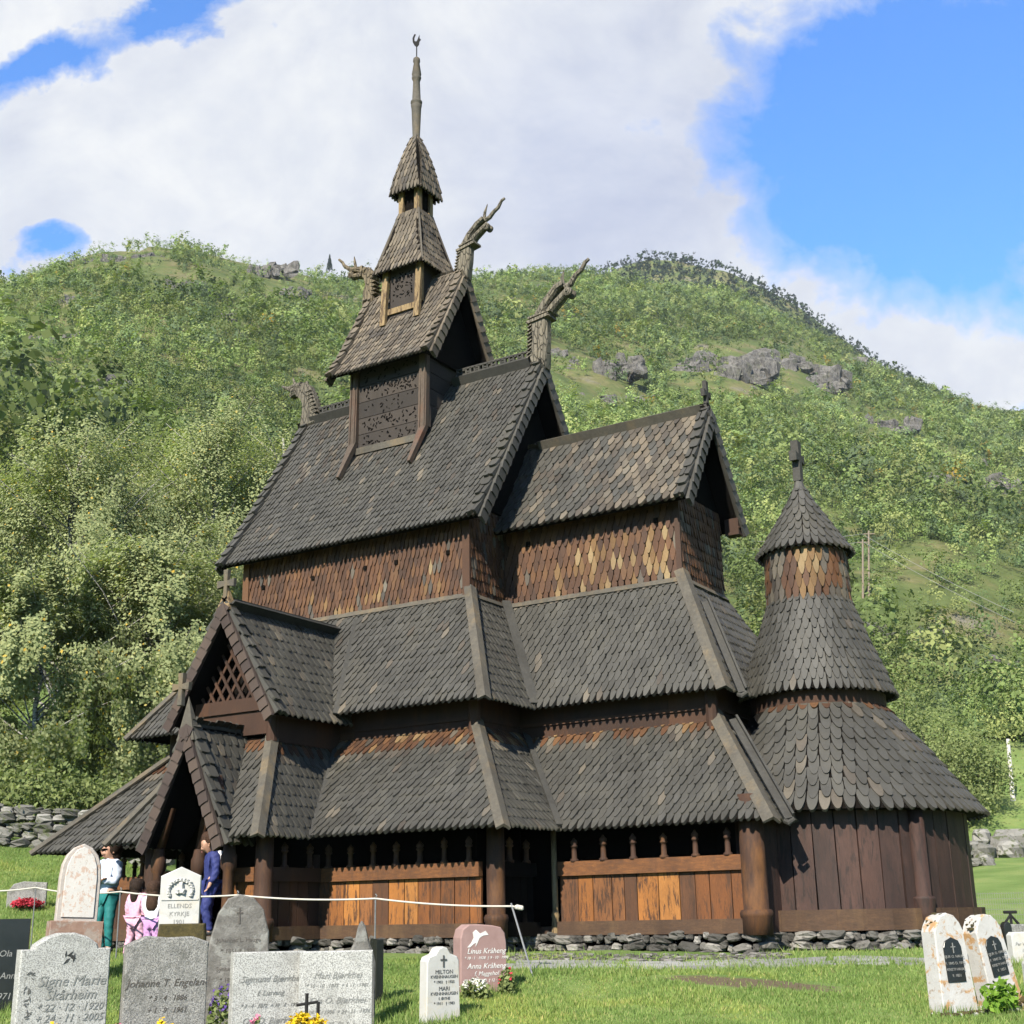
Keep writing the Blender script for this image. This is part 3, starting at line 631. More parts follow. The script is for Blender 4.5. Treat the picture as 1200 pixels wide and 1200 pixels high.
# ---- apse with its round tower
AX=7.38
def cone(mb,prof,a0,a1,w,h,th=.028,tip='diamond',mf=None,over=.05,deck=None,Lk=1.7):
    """prof: (r,z) top to bottom"""
    seg=[0]
    for (r0,z0),(r1,z1) in zip(prof,prof[1:]): seg.append(seg[-1]+math.hypot(r1-r0,z1-z0))
    L0=seg[-1]
    rs=[p[0] for p in prof]; zs=[p[1] for p in prof]
    def rz(t):
        if t>L0:
            k=(t-L0)/(seg[-1]-seg[-2]); return rs[-1]+(rs[-1]-rs[-2])*k, zs[-1]+(zs[-1]-zs[-2])*k
        return float(np.interp(t,seg,rs)),float(np.interp(t,seg,zs))
    k=0
    while True:
        tb=L0+over-k*h
        if tb<h*.3: break
        rb,_=rz(tb); n=max(6,int(rb*(a1-a0)/w))
        for i in range(n):
            a=a0+(a1-a0)*(i+.5*(k%2)+random.uniform(-.05,.05))/n
            wa=(a1-a0)/n
            def P(s,t,o,a=a):
                r,z=rz(max(0,t)); r0,z0=rz(max(0,t-.01)); r1,z1=rz(t+.01); l=math.hypot(r1-r0,z1-z0) or 1; nr,nz=(z0-z1)/l,(r1-r0)/l
                return V((AX+(r+nr*o)*math.cos(a+s),(r+nr*o)*math.sin(a+s),z+nz*o))
            mm=mf(tb/L0,a) if mf else 0
            emit(mb,P,0,tb+random.uniform(-.01,.01),wa*random.uniform(.96,1.04),min(Lk*h,tb),h*random.uniform(.92,1.02),th*random.uniform(.8,1.2),tip,None,mm)
        k+=1
    if deck is not None:
        N=48;P=[];F=[]
        for r,z in prof:
            for j in range(N): a=2*math.pi*j/N; P.append((AX+(r-.015)*math.cos(a),(r-.015)*math.sin(a),z-.01))
        for i in range(len(prof)-1):
            for j in range(N): F.append((i*N+j,i*N+(j+1)%N,(i+1)*N+(j+1)%N,(i+1)*N+j))
        deck.add(P,F)
        L=(len(prof)-1)*N; b=[(AX+(prof[-1][0]*.55)*math.cos(2*math.pi*j/N),(prof[-1][0]*.55)*math.sin(2*math.pi*j/N),prof[-1][1]-.03) for j in range(N)]
        deck.add(P[L:]+b,[(j,(j+1)%N,N+(j+1)%N,N+j) for j in range(N)])
c=MB();dk=MB(); cone(c,[(.95,2.86),(1.5,2.18),(2.16,1.30)],-2.0,2.6,.165,.205,deck=dk,mf=lambda f,a:(3 if f<.12 and random.random()<.8 else (1 if random.random()<.03 else 0)))
o=c.build('apse_roof',SH,church); dk.build('roof_deck',M['black'],o)
c=MB();dk=MB(); cone(c,[(.585,4.52),(.82,3.83),(1.12,3.04)],-3.14,3.14,.108,.165,deck=dk,mf=pick((0,.98),(1,.02)))
o=c.build('tower_roof',SH,church); dk.build('roof_deck',M['black'],o)
c=MB();dk=MB()
def dm(f,a):
    x=random.random()
    return (1 if x<.72 else 0) if -1.75<a<-.85 else (2 if x<.5 else 0)
cone(c,[(.59,5.33),(.60,4.46)],-3.14,3.14,.105,.19,tip='spear',deck=dk,mf=dm)
o=c.build('tower_wall',GW,church); dk.build('wall_core',M['black'],o)
c=MB();dk=MB(); cone(c,[(.07,6.32),(.22,6.0),(.46,5.62),(.70,5.24)],-3.14,3.14,.12,.17,deck=dk,mf=pick((0,.95),(1,.05)))
c.lathe((AX,0,6.2),[(.1,0),(.13,.05),(.09,.12),(.07,.2),(.06,.3)],10)
o=c.build('tower_cap',SH,church); dk.build('roof_deck',M['black'],o)
c=MB();dk=MB(); c.lathe((AX,0,2.8),[(.98,0),(.98,.35)],40); c.build('tower_base_wall',M['brown'],church)
w=MB()
N=26
for i in range(N):
    a=-1.95+(3.9)*(i+.5)/N; r=1.87+random.uniform(-.008,.012)
    wd=3.9/N*1.87-.012
    w.box((AX+r*math.cos(a),r*math.sin(a),.62),(wd/2,.025,.78),Matrix.Rotation(a+math.pi/2+random.uniform(-.02,.02),3,'Z')@Matrix.Rotation(random.uniform(-.006,.006),3,'Y'))
w.build('apse_wall',M['apse'],church)
w=MB()
N=22
for i in range(N):
    a=-1.95+3.9*(i-.06)/N; b=-1.95+3.9*(i+1.06)/N; r=1.92+.003*(i%2)
    w.bar((AX+r*math.cos(a),r*math.sin(a),-.08),(AX+r*math.cos(b),r*math.sin(b),-.08),.17,.26)
w.build('apse_sill',M['sill'],church)
for a in (-.62,.7):
    q=MB(); r=1.93; q.lathe((AX+r*math.cos(a),r*math.sin(a),-.2),[(.12,0),(.13,.2),(.15,.36),(.15,.38),(.105,.4),(.105,1.5)],12); q.build('pilaster',M['apse'],church,True)
q=MB(); q.lathe((AX,0,-.3),[(1.83,0),(1.83,1.65)],40); q.build('apse_core',M['black'],church)
q=MB(); q.bar((7.22,-2.42,.5),(7.3,-1.85,.5),.06,1.6,up=(0,0,1)); q.build('return_wall',M['apse'],church)
# ---- crosses
def cross(x,y,z,h,w,t=.07,axis='x',mat='carved',b=.02,par=None):
    ux=V((0,1,0)) if axis=='y' else V((1,0,0))
    a=t*.55; c=MB()
    out=[(-a*1.1,0),(a*1.1,0),(a*.9,h*.5),(w/2,h*.46),(w/2+.01,h*.7),(a*.95,h*.66),(a*1.2,h),(-a*1.2,h),(-a*.95,h*.66),(-w/2-.01,h*.7),(-w/2,h*.46),(-a*.9,h*.5)]
    c.slab(out,t,(x,y,z),ux,(0,0,1),.008); return c.build('cross',M[mat],par or church)
cross(5.93,0,7.9,.55,.26,.07,'y','boardg'); cross(AX,0,6.42,.66,.36,.12,'y','boardg')
cross(-.14,-4.62,4.66,.52,.34,.07,'x','board'); cross(-.14,-5.42,3.0,.47,.32,.075,'x','board')
# ---- south dormer and porch
px=-.14
dr=MB();dk=MB()
DZ,DE,DH=4.64,2.92,1.06
q=((px,-4.64,DZ),(px,-1.7,DZ),(px+DH,-4.64,DE),(px+DH,-2.9,DE)); 
face(dr,*q,w=.135,h=.19,mf=pick((0,.95),(1,.05)),deck=dk,dth=.07); 
q=((px,-1.7,DZ),(px,-4.64,DZ),(px-DH,-2.9,DE),(px-DH,-4.64,DE)); face(dr,*q,w=.135,h=.19,mf=pick((0,.95),(1,.05)),deck=dk,dth=.07)
def vergeY(mb,y,cx,half,ze,zr,m=0,mg=1,w=.16):
    for sx in(-1,1):
        top=V((cx,y,zr+.02));bot=V((cx+sx*(half+.02),y,ze-.02)); i=V((0,w,0))
        qq=[top,top+i,bot,bot+i] if sx>0 else [top+i,top,bot+i,bot]
        face(mb,*qq,w=w,h=.2,th=.045,tip='blunt',mf=lambda *_:m,lift=.03,Lk=1.5,over=.03,wv=.02)
        o=V((0,-.02,-.01)); scales(mb,top+o,bot+o,(-sx*.5,0,-1),(0,-1,0),.15,.17,mg)
vergeY(dr,-4.66,px,DH,DE,DZ,0,2)
o=dr.build('dormer_roof',SH[:2]+[M['barge']],church); dk.build('roof_deck',M['black'],o)
b=MB(); b.bar((px,-4.62,DZ+.05),(px,-1.95,DZ+.05),.07,.13); b.bar((px+.1,-4.62,DZ-.02),(px+.1,-1.95,DZ-.02),.03,.2,up=(.83,0,.55)); b.build('ridge_crest',M['boardg'],o)
b=MB(); b.add([(px-.14,-4.68,DZ-.1),(px+.14,-4.68,DZ-.1),(px+.14,-4.5,DZ-.1),(px-.14,-4.5,DZ-.1),(px,-4.6,DZ+.32)],[(0,1,4),(1,2,4),(2,3,4),(3,0,4),(3,2,1,0)]); b.build('peak_cap',M['tan'],o)
g=MB(); yg=-4.3
g.bar((px-.78,yg-.03,3.12),(px+.78,yg-.03,3.12),.07,.2); g.bar((px-.72,yg,2.85),(px+.72,yg,2.85),.05,.36)
g.build('dormer_beam',M['brown'],church)
g=MB()
for k in range(-6,7):
    for sg in (-1,1):
        # diagonal slats clipped to the gable triangle
        x0=px+k*.2; 
        A=V((x0,yg-.02+.018*sg,3.2)); D_=V((sg*.55,0,.83))
        t1=0
        pts=[A+D_*t for t in np.linspace(0,1.5,60)]
        ok=[p for p in pts if abs(p.x-px)<(4.42-p.z)*.62 and p.z>=3.2]
        if len(ok)>4: g.bar(ok[0],ok[-1],.045,.02,up=(0,-1,0))
g.build('gable_lattice',M['brown'],church)
g=MB(); g.box((px,-3.5,2.95),(.6,.6,.35)); g.add([(px-.62,-4.05,3.2),(px+.62,-4.05,3.2),(px,-4.05,4.3)],[(0,1,2)]); g.build('dormer_core',M['black'],church)
for sx in(-1,1):
    q=MB(); q.tube([(px+sx*.72,-4.28,2.55),(px+sx*.72,-4.28,3.2)],.085,10); q.bar((px+sx*.74,-4.25,2.9),(px+sx*.74,-2.75,2.9),.05,.7); q.build('dormer_side',M['brown'],church)
# porch gable
pr=MB();dk=MB(); PX,PZ,PE,PH=-.03,2.72,1.08,.78
Yp=-5.36
q=((PX,Yp,PZ),(PX,-4.1,PZ),(PX+PH,Yp,PE),(PX+PH,-4.6,PE)); face(pr,*q,w=.14,h=.2,deck=dk,dth=.06,mf=pick((0,.9),(1,.1)))
q=((PX,-4.1,PZ),(PX,Yp,PZ),(PX-PH,-4.6,PE),(PX-PH,Yp,PE)); face(pr,*q,w=.14,h=.2,deck=dk,dth=.06,mf=pick((0,.9),(1,.1)))
vergeY(pr,Yp-.02,PX,PH,PE,PZ,0,2,.2)
o=pr.build('porch_roof',SH[:2]+[M['barge']],church); dk.build('roof_deck',M['black'],o)
b=MB(); b.bar((PX,Yp,PZ+.04),(PX,-4.3,PZ+.04),.07,.1); b.build('ridge_crest',M['boardg'],o)
b=MB(); b.add([(PX-.17,Yp-.05,PZ-.22),(PX+.17,Yp-.05,PZ-.22),(PX+.15,Yp+.14,PZ-.2),(PX-.15,Yp+.14,PZ-.2),(PX-.02,Yp,PZ+.42)],[(0,1,4),(1,2,4),(2,3,4),(3,0,4),(3,2,1,0)]); b.build('peak_cap',M['board'],o)
for x,y,r in((.62,-5.1,.075),(-.74,-5.1,.07),(-.5,-4.55,.075)):
    q=MB(); q.lathe((x,y,-.25),[(r*1.1,0),(r*1.3,.25),(r*1.05,.3),(r,.95),(r*1.5,1.0),(r*1.55,1.15),(r*1.2,1.2),(r*1.1,1.3)],12)
    q.bar((x,y,1.0),(x+(PX-x)*.45,y,2.0),.1,.1); q.build('porch_column',M['post'],church,True)
q=MB(); q.box((PX,-4.5,-.22),(.75,.7,.07)); q.box((PX,-5.25,-.3),(.6,.25,.06)); q.build('porch_step',M['found'],church)
# ---- bell tower
T1=MB();dk=MB()
a1,b1,E1,R1=1.16,1.15,9.83,11.88
tq=((-a1,-.02,R1),(a1,-.02,R1),(-a1,-b1,E1),(a1,-b1,E1)); tm=pick((2,.7),(1,.3))
face(T1,*tq,w=.092,h=.165,mf=tm,deck=dk,dth=.07,bulge=.07); face_m(T1,*tq,w=.092,h=.165,mf=tm,deck=dk,dth=.07,bulge=.07)
verge(T1,a1+.02,1,b1+.02,E1-.02,R1,w=.15,h=.19,m=2,bulge=.07); verge(T1,-a1-.02,-1,b1+.02,E1-.02,R1,w=.15,h=.19,m=2,bulge=.07)
roofT=T1.build('belfry_roof',SH,church); dk.build('roof_deck',M['black'],roofT)
w=MB(); w.box((0,0,9.0),(.76,.72,1.15)); 
w.add([(.9,-.95,9.9),(.9,.95,9.9),(.9,0,11.7),(.84,-.95,9.9),(.84,.95,9.9),(.84,0,11.7)],[(0,1,2),(5,4,3),(0,3,4,1),(1,4,5,2),(2,5,3,0)])
w.add([(-.9,-.95,9.9),(-.9,.95,9.9),(-.9,0,11.7),(-.84,-.95,9.9),(-.84,.95,9.9),(-.84,0,11.7)],[(2,1,0),(3,4,5),(1,4,3,0),(2,5,4,1),(0,3,5,2)])
w.build('belfry_wall',M['black'],church)
w=MB(); hmb=MB()
zz=[8.34,8.66,8.98,9.3,9.62,9.95]
for i in range(5): w.box((0,-.78,(zz[i]+zz[i+1])/2),(.7,.03,(zz[i+1]-zz[i])/2-.006)); w.box((.8,0,(zz[i]+zz[i+1])/2),(.03,.7,(zz[i+1]-zz[i])/2-.006))
def hole_disc(b,x,y,z,r,a):  # raised dark disc, its colour standing for the shade in a pierced opening
    P=[];n=7
    for k in range(n):
        t=2*math.pi*k/n; u=r*math.cos(t)*1.5; v=r*math.sin(t)*.7; P.append((x+u*math.cos(a)-v*math.sin(a),y,z+u*math.sin(a)+v*math.cos(a)))
    P+=[(p[0],y+.02,p[2]) for p in P]; b.add(P,[tuple(range(n))]+[(i,i+n,(i+1)%n+n,(i+1)%n) for i in range(n)])
for row,cnt in((0,46),(1,60),(3,60),(2,22),(4,26)):
    for k in range(cnt):
        hole_disc(hmb,random.uniform(-.62,.62),-.814,zz[row]+.16+random.uniform(-.12,.12),random.uniform(.012,.026),random.uniform(0,3.1))
w.add(hmb.v,hmb.f,1); w.build('belfry_panel',[M['panel'],M['black']],church)
w=MB(); w.bar((-.74,-.82,8.33),(.72,-.82,8.33),.06,.13); w.build('sill_board',M['board'],church)
for x in(-.8,.8):
    q=MB(); q.bar((x,-.8,9.95),(x+.01,-.84,8.5),.17,.1,up=(0,-1,0),w2=.16); q.bar((x+.01,-.84,8.5),(x-.02,-1.22,7.72),.16,.09,up=(0,-.8,.5),w2=.06)
    q.bar((x-.05,-.86,9.9),(x-.05,-.9,8.3),.035,.03,up=(0,-1,0)); q.bar((x+.05,-.86,9.9),(x+.05,-.9,8.3),.03,.03,up=(0,-1,0)); q.build('belfry_post',M['belfrypost'],church)
    q=MB(); q.bar((.8,x*1.0,9.95),(.84,x*1.0,8.5),.16,.1,up=(1,0,0)); q.build('belfry_post',M['belfrypost'],church)
# lantern
w=MB(); w.box((0,0,11.6),(.36,.36,.72)); w.build('lantern_wall',M['black'],church)
w=MB();hmb=MB(); w.box((0,-.385,11.6),(.3,.02,.55)); w.box((.385,0,11.7),(.02,.3,.5))
for k in range(80): hole_disc(hmb,random.uniform(-.24,.22),-.408,random.uniform(11.45,12.0),random.uniform(.01,.022),random.uniform(0,3.1))
w.add(hmb.v,hmb.f,1); w.build('lantern_panel',[M['panel'],M['black']],church)
w=MB(); w.bar((-.36,-.42,11.22),(.36,-.42,11.22),.05,.12); w.build('sill_board',M['tan'],church)
for x in(-.4,.4):
    q=MB(); q.bar((x,-.4,12.2),(x,-.5,10.92),.13,.08,up=(0,-1,0),w2=.12); q.build('lantern_post',M['tan'],church)
    q=MB(); q.bar((.4,x*.97,12.2),(.4,x*.97,11.3),.12,.08,up=(1,0,0)); q.build('lantern_post',M['tan'],church)
def pyr(mb,h0,z0,h1,z1,w,h,mf,dk,bulge=.03):
    for k in range(4):
        c_,s_=(math.cos(k*math.pi/2),math.sin(k*math.pi/2))
        def r(x,y,z): return (c_*x-s_*y,s_*x+c_*y,z)
        face(mb,r(-h1,-h1,z1),r(h1,-h1,z1),r(-h0,-h0,z0),r(h0,-h0,z0),w=w,h=h,mf=mf,deck=dk,bulge=bulge,tip='diamond',th=.026)
p=MB();dk=MB(); pyr(p,.585,12.04,.24,13.42,.092,.165,pick((2,.85),(1,.15)),dk,.04)
for k in range(4):
    s1,s2=((-1,-1),(1,-1),(1,1),(-1,1))[k]
    p.bar((s1*.575,s2*.575,12.06),(s1*.235,s2*.235,13.42),.03,.04,up=(s1,s2,.5),m=1)
o=p.build('lantern_roof',SH,church); dk.build('roof_deck',M['black'],o)
w=MB(); w.box((0,0,13.6),(.17,.17,.4)); w.build('turret_core',M['black'],church)
for s1,s2 in((-1,-1),(1,-1),(1,1),(-1,1)):
    q=MB(); q.box((s1*.19,s2*.215,13.63),(.055,.03,.33)); q.box((s1*.225,s2*.18,13.63),(.024,.05,.33)); q.build('turret_post',M['tan'],church)
p=MB();dk=MB(); pyr(p,.365,13.84,.06,15.2,.09,.17,pick((2,.7),(1,.3)),dk,.0-.05)
o=p.build('turret_roof',SH,church); dk.build('roof_deck',M['black'],o)
q=MB(); q.lathe((0,0,15.08),[(.13,0),(.1,.08),(.075,.15),(.1,.8),(.115,.88),(.09,.9),(.12,.93),(.12,.97),(.09,.99),(.07,1.45),(.09,1.5),(.1,1.54),(.085,1.58),(.1,1.62),(.06,1.9),(.075,1.93),(.07,2.0),(.03,2.04)],12); q.build('spire_pole',M['board'],church,True)
q=MB(); q.tube([(0,0,17.1),(0,0,17.4)],.012,6); 

q.slab([(.0,17.36),(.05,17.42),(.06,17.5),(.09,17.54),(.06,17.58),(.06,17.66),(.035,17.6),(.02,17.55),(-.01,17.5),(-.05,17.52),(-.05,17.6),(-.02,17.68),(-.05,17.69),(-.09,17.6),(-.085,17.5),(-.05,17.42)],.014,(0,0,0),(.9,.43,0),(0,0,1),.002); q.build('weather_vane',M['iron'],church)
# ---- dragon heads: carved in the round, rising from the ridge ends
def dragon(neck,t,jaws,eye,tongue,ear,collar,ribs,mat='carved'):
    """all in the ridge plane as (x,z): neck outline, jaw lines, eye disc, tongue line, ears, collar, rib marks"""
    cxn=sum(p[0] for p in neck)/len(neck); neck=[(cxn+(x-cxn)*.82,z) for x,z in neck]
    c=MB(); c.slab(neck,t,(0,0,0),(1,0,0),(0,0,1),t*.22)
    for pts,r0,r1 in jaws:
        for sy in (-1,1):
            n=len(pts); c.tube([(x,sy*t*.2*(1-.35*i/n),z) for i,(x,z) in enumerate(pts)],[1.25*(r0+(r1-r0)*i/(n-1)) for i in range(n)],8)
    ex,ez,er=eye
    for sy in (-1,1):
        c.tube([(ex,sy*t*.2,ez),(ex,sy*(t*.42),ez),(ex,sy*(t*.52),ez)],[er,er,er*.55],12); c.tube([(ex,sy*t*.5,ez),(ex,sy*t*.62,ez)],[er*.4,er*.3],8)
    n=len(tongue); c.tube([(x,.0+.012*(i%2),z) for i,(x,z) in enumerate(tongue)],[er*.72*(1-.5*i/(n-1)) for i in range(n)],8)
    for e in ear: c.tube([(x,0,z) for x,z in e],[er*.5,er*.42,er*.12][:len(e)],7)
    for (ax,az),(bx,bz),w in collar: c.bar((ax,0,az),(bx,0,bz),t*1.3,w)
    for (ax,az),(bx,bz) in ribs: c.bar((ax,0,az),(bx,0,bz),t*1.12,.022)
    return c.build('dragon_head',M[mat],church)
def ribl(x0,z0,x1,z1,n,dx,dz): return [((x0+(x1-x0)*i/(n-1),z0+(z1-z0)*i/(n-1)),(x0+(x1-x0)*i/(n-1)+dx,z0+(z1-z0)*i/(n-1)+dz)) for i in range(n)]
dragon([(2.70,9.4),(2.58,9.6),(2.62,10.0),(2.63,10.3),(2.72,10.45),(2.86,10.5),(3.02,10.42),(3.03,10.3),(3.02,9.9),(2.97,9.4)],.24,
  [([(2.76,10.4),(2.95,10.68),(3.18,10.92),(3.33,10.98)],.07,.05),([(2.92,10.38),(3.1,10.56),(3.3,10.72),(3.42,10.82)],.06,.045)],
  (3.44,10.76,.085),[(3.34,10.9),(3.46,10.94),(3.57,11.08),(3.68,11.15),(3.78,11.28),(3.85,11.33)],[[(3.3,10.95),(3.29,11.1),(3.33,11.24)]],
  [((2.6,10.34),(3.06,10.4),.06),((2.63,10.42),(3.1,10.47),.035)],ribl(2.58,9.66,2.6,10.25,9,.1,.045)+[((2.8,9.5),(2.82,10.3)),((2.92,9.5),(2.93,10.3))])
dragon([(-2.8,9.42),(-2.3,9.5),(-2.27,9.75),(-2.38,10.05),(-2.55,10.36),(-2.72,10.46),(-2.95,10.46),(-3.02,10.36),(-2.98,10.22),(-2.86,10.14),(-2.76,9.95),(-2.74,9.75)],.24,
  [([(-2.8,10.4),(-2.98,10.42),(-3.12,10.42)],.08,.055),([(-2.8,10.28),(-2.98,10.3),(-3.1,10.26)],.06,.045)],(-3.0,10.34,.075),[(-3.1,10.42),(-3.2,10.46),(-3.3,10.5),(-3.38,10.55)],[[(-2.98,10.44),(-3.05,10.56),(-3.1,10.68)],[(-2.7,10.42),(-2.72,10.5)]],[],ribl(-2.3,9.66,-2.52,10.24,8,-.12,-.03))
dragon([(1.04,11.7),(.98,11.94),(1.06,12.2),(1.1,12.36),(1.2,12.46),(1.32,12.42),(1.38,12.3),(1.36,12.0),(1.28,11.66)],.19,
  [([(1.16,12.36),(1.3,12.58),(1.48,12.76),(1.62,12.84)],.055,.04),([(1.28,12.34),(1.42,12.5),(1.6,12.62),(1.72,12.7)],.048,.035)],
  (1.71,12.62,.068),[(1.64,12.8),(1.74,12.84),(1.84,12.92),(1.94,12.99),(2.02,13.1),(2.09,13.14)],[[(1.62,12.84),(1.64,12.98),(1.7,13.13)]],
  [((1.04,12.28),(1.46,12.36),.05),((1.1,12.36),(1.4,12.42),.03)],ribl(.98,11.9,1.04,12.22,6,.09,.03)+[((1.2,11.7),(1.24,12.26))])
dragon([(-.95,11.75),(-.92,12.05),(-.98,12.46),(-1.12,12.6),(-1.3,12.62),(-1.36,12.5),(-1.26,12.4),(-1.22,12.2),(-1.27,12.0),(-1.25,11.7)],.19,
  [([(-1.18,12.52),(-1.38,12.62),(-1.58,12.68)],.07,.045),([(-1.22,12.44),(-1.4,12.5),(-1.56,12.52)],.05,.04)],(-1.58,12.55,.07),[(-1.56,12.66),(-1.68,12.74),(-1.8,12.84),(-1.86,12.94),(-1.95,13.03)],[[(-1.5,12.68),(-1.53,12.84),(-1.55,12.98)]],[((-1.3,12.42),(-1.26,12.64),.05)],ribl(-.9,11.95,-.95,12.4,6,-.12,0),'carvedtan')
# ================================================================== TERRAIN
th=np.concatenate([np.linspace(-math.pi,-.62,50),np.linspace(-.6,.6,170),np.linspace(.62,math.pi,50)])
rr=np.concatenate([[.5,2,4,6,8],np.arange(9,34,.5),np.arange(34,70,1.5),np.arange(70,300,4),np.arange(300,680,6),[700,760,850]])
TH,RR=np.meshgrid(th,rr); Dg=RR*np.cos(TH); Sg=RR*np.sin(TH); Zg=tz(Dg,Sg)
Xg=CAM.x+FH.x*Dg+RH.x*Sg; Yg=CAM.y+FH.y*Dg+RH.y*Sg
Vt=np.stack([Xg,Yg,Zg],-1).reshape(-1,3); nr_,nc=RR.shape
i=np.arange(nr_-1)[:,None]*nc+np.arange(nc-1)[None]
F=np.stack([i,i+1,i+nc+1,i+nc],-1).reshape(-1,4)
tag(np_mesh('ground',Vt,F,M['ground'],smooth=True),kind='structure')
# mountain behind
PKS=[(640,336),(690,327),(720,318),(760,308),(800,306),(850,316),(890,333),(950,373),(1040,432),(1120,477),(1220,508),(1400,568)]
pk=[uT(x,y) for x,y in PKS]
def peakz(th,f):
    T=np.interp(th,[a for a,_ in pk],[t for _,t in pk]); return T
ths=np.linspace(pk[0][0]-.05,pk[-1][0],90); rs=np.linspace(640,900,20)
TH2,RR2=np.meshgrid(ths,rs); T2=peakz(TH2,0); D2=RR2*np.cos(TH2);S2=RR2*np.sin(TH2)
Z2=T2*900*(1-.55*(900-RR2)/260)+wav(D2,S2,30)*3
V2=np.stack([CAM.x+FH.x*D2+RH.x*S2,CAM.y+FH.y*D2+RH.y*S2,Z2],-1).reshape(-1,3); nr2,nc2=RR2.shape
i=np.arange(nr2-1)[:,None]*nc2+np.arange(nc2-1)[None]; F=np.stack([i,i+1,i+nc2+1,i+nc2],-1).reshape(-1,4)
tag(np_mesh('mountain',V2,F,M['ground'],smooth=True),kind='structure')
# ------------------------------------------------------------------ leaf clouds
def leafquads(C,size,nrm=None,flat=.0,asp=.7):
    n=len(C); a=rng.normal(size=(n,3)); a/=np.linalg.norm(a,axis=1)[:,None]
    if nrm is not None: a=a*(1-flat)+nrm*flat; a/=np.linalg.norm(a,axis=1)[:,None]
    h=rng.normal(size=(n,3)); u=np.cross(a,h); u/=np.linalg.norm(u,axis=1)[:,None]; v=np.cross(a,u)
    s=np.asarray(size).reshape(-1,1)*np.ones((n,1)); u=u*s*.5; v=v*s*.5*asp
    P=np.stack([C-u,C-v*.9+u*.1,C+u,C+v*.9-u*.05],1).reshape(-1,3); F=np.arange(4*n).reshape(-1,4); return P,F
def leafobj(name,C,size,mat,parent=None,tint=None,**k):
    P,F=leafquads(C,size,**k)
    if tint is not None: tint=np.repeat(np.concatenate([tint,np.ones((len(tint),1))],1),4,0)
    return np_mesh(name,P,F,mat,parent,tint)
# ------------------------------------------------------------------ hillside forest (one mass)
def forest(name,pos,hts,tints,quads,qs,mat):
    Cs=[];Ss=[];Ts=[];Ns=[]
    for p,h,t,nq in zip(pos,hts,tints,quads):
        nb=max(3,int(nq/11)); w=h*rng.uniform(.30,.42)
        bl=rng.normal(size=(nb,3)); bl/=np.linalg.norm(bl,axis=1)[:,None]; bl*=rng.uniform(.5,1,size=(nb,1))
        bl=bl*np.array([w,w,h*.42])+np.array([0,0,h*.55])
        k=rng.integers(0,nb,nq); c=bl[k]+rng.normal(size=(nq,3))*h*.06
        Ns.append((c-np.array([0,0,h*.42]))/np.array([w,w,h*.5])); Cs.append(c+p); Ss.append(np.full(nq,h*qs*(60/nq)**.4*.84)*rng.uniform(.6,1.3,nq)); Ts.append(np.tile(t,(nq,1))*(.85+.3*rng.random((nq,1))))
    N_=np.concatenate(Ns); N_/=np.linalg.norm(N_,axis=1)[:,None]+1e-6
    return leafobj(name,np.concatenate(Cs),np.concatenate(Ss),mat,None,np.concatenate(Ts),asp=.8,nrm=N_,flat=.78)
OUT=[(845,430,46,30,0),(905,425,38,24,0),(958,447,34,24,0),(875,447,16,18,0),(690,432,52,20,0),(640,415,20,12,0),(140,306,50,13,0),(290,318,44,16,0),(335,345,24,16,0),(262,372,18,12,0),(110,452,34,14,0),(15,440,34,20,0),(285,392,16,10,0),(1038,500,36,15,0),(1172,575,22,22,0),(1135,540,20,10,0),(1020,742,22,14,0),(1180,782,34,15,0),(1085,742,18,10,0),(640,336,26,6,0),(700,470,22,14,0),(1010,425,14,12,0),(740,468,20,9,0),(62,398,30,12,0),(205,335,30,12,0),(95,352,24,10,0),(1090,560,26,14,0)]
NTR=16000
tht=rng.uniform(uT(-60,700)[0],uT(1270,700)[0],NTR*3)
rt=np.sqrt(rng.uniform(62**2,640**2,NTR*3))
d_=rt*np.cos(tht);s_=rt*np.sin(tht); zt=tz(d_,s_)
Tt=zt/rt
px_=600+FPX*((d_*FH.x+s_*RH.x)*CR.x+(d_*FH.y+s_*RH.y)*CR.y+zt*CR.z)/((d_*FH.x+s_*RH.x)*CD.x+(d_*FH.y+s_*RH.y)*CD.y+zt*CD.z)
py_=600-FPX*((d_*FH.x+s_*RH.x)*CU.x+(d_*FH.y+s_*RH.y)*CU.y+zt*CU.z)/((d_*FH.x+s_*RH.x)*CD.x+(d_*FH.y+s_*RH.y)*CD.y+zt*CD.z)
dcv=np.interp(tht,[-.4,-.05,.12,.4],[360,420,600,640])
dens=1.4+.5*wav(d_,s_,22)
dens=np.where((px_>990)&(py_>640)&(py_<790),dens*.22,dens)      # open heath on the right
dens=np.where((px_>970)&(py_>880),0,dens)
dens=np.where((py_>560)&(px_>300)&(px_<960)&(px_<860),dens*.25,dens)
for (ox,oy,ow,oh,_) in OUT: dens=np.where((np.abs(px_-ox)<ow*1.25)&(py_-oy<oh*1.5)&(py_-oy>-oh*1.0),dens*.14,dens)
keep=(rng.random(NTR*3)<dens*.60)&(rt<dcv+6)&(rt>d_*0+64)
keep&=~((tht<-.02)&(rt<95))
idx=np.nonzero(keep)[0]
pos=np.stack([CAM.x+FH.x*d_+RH.x*s_,CAM.y+FH.y*d_+RH.y*s_,zt-.3],-1)[idx]
ri=rt[idx]; _v0=wav(d_[idx],s_[idx],30); hts=(rng.uniform(3.0,6.2,len(idx))+rng.exponential(1.3,len(idx))*(1+.8*np.clip(_v0,-1,1)))*(.75+.0005*ri)*(1-.4*sstep(.8,1.0,ri/dcv[idx]))
pal=np.array([(.074,.105,.035),(.086,.122,.041),(.098,.130,.046),(.059,.090,.038),(.114,.134,.050),(.054,.078,.040)])*np.array([1.16,1.10,1.12])
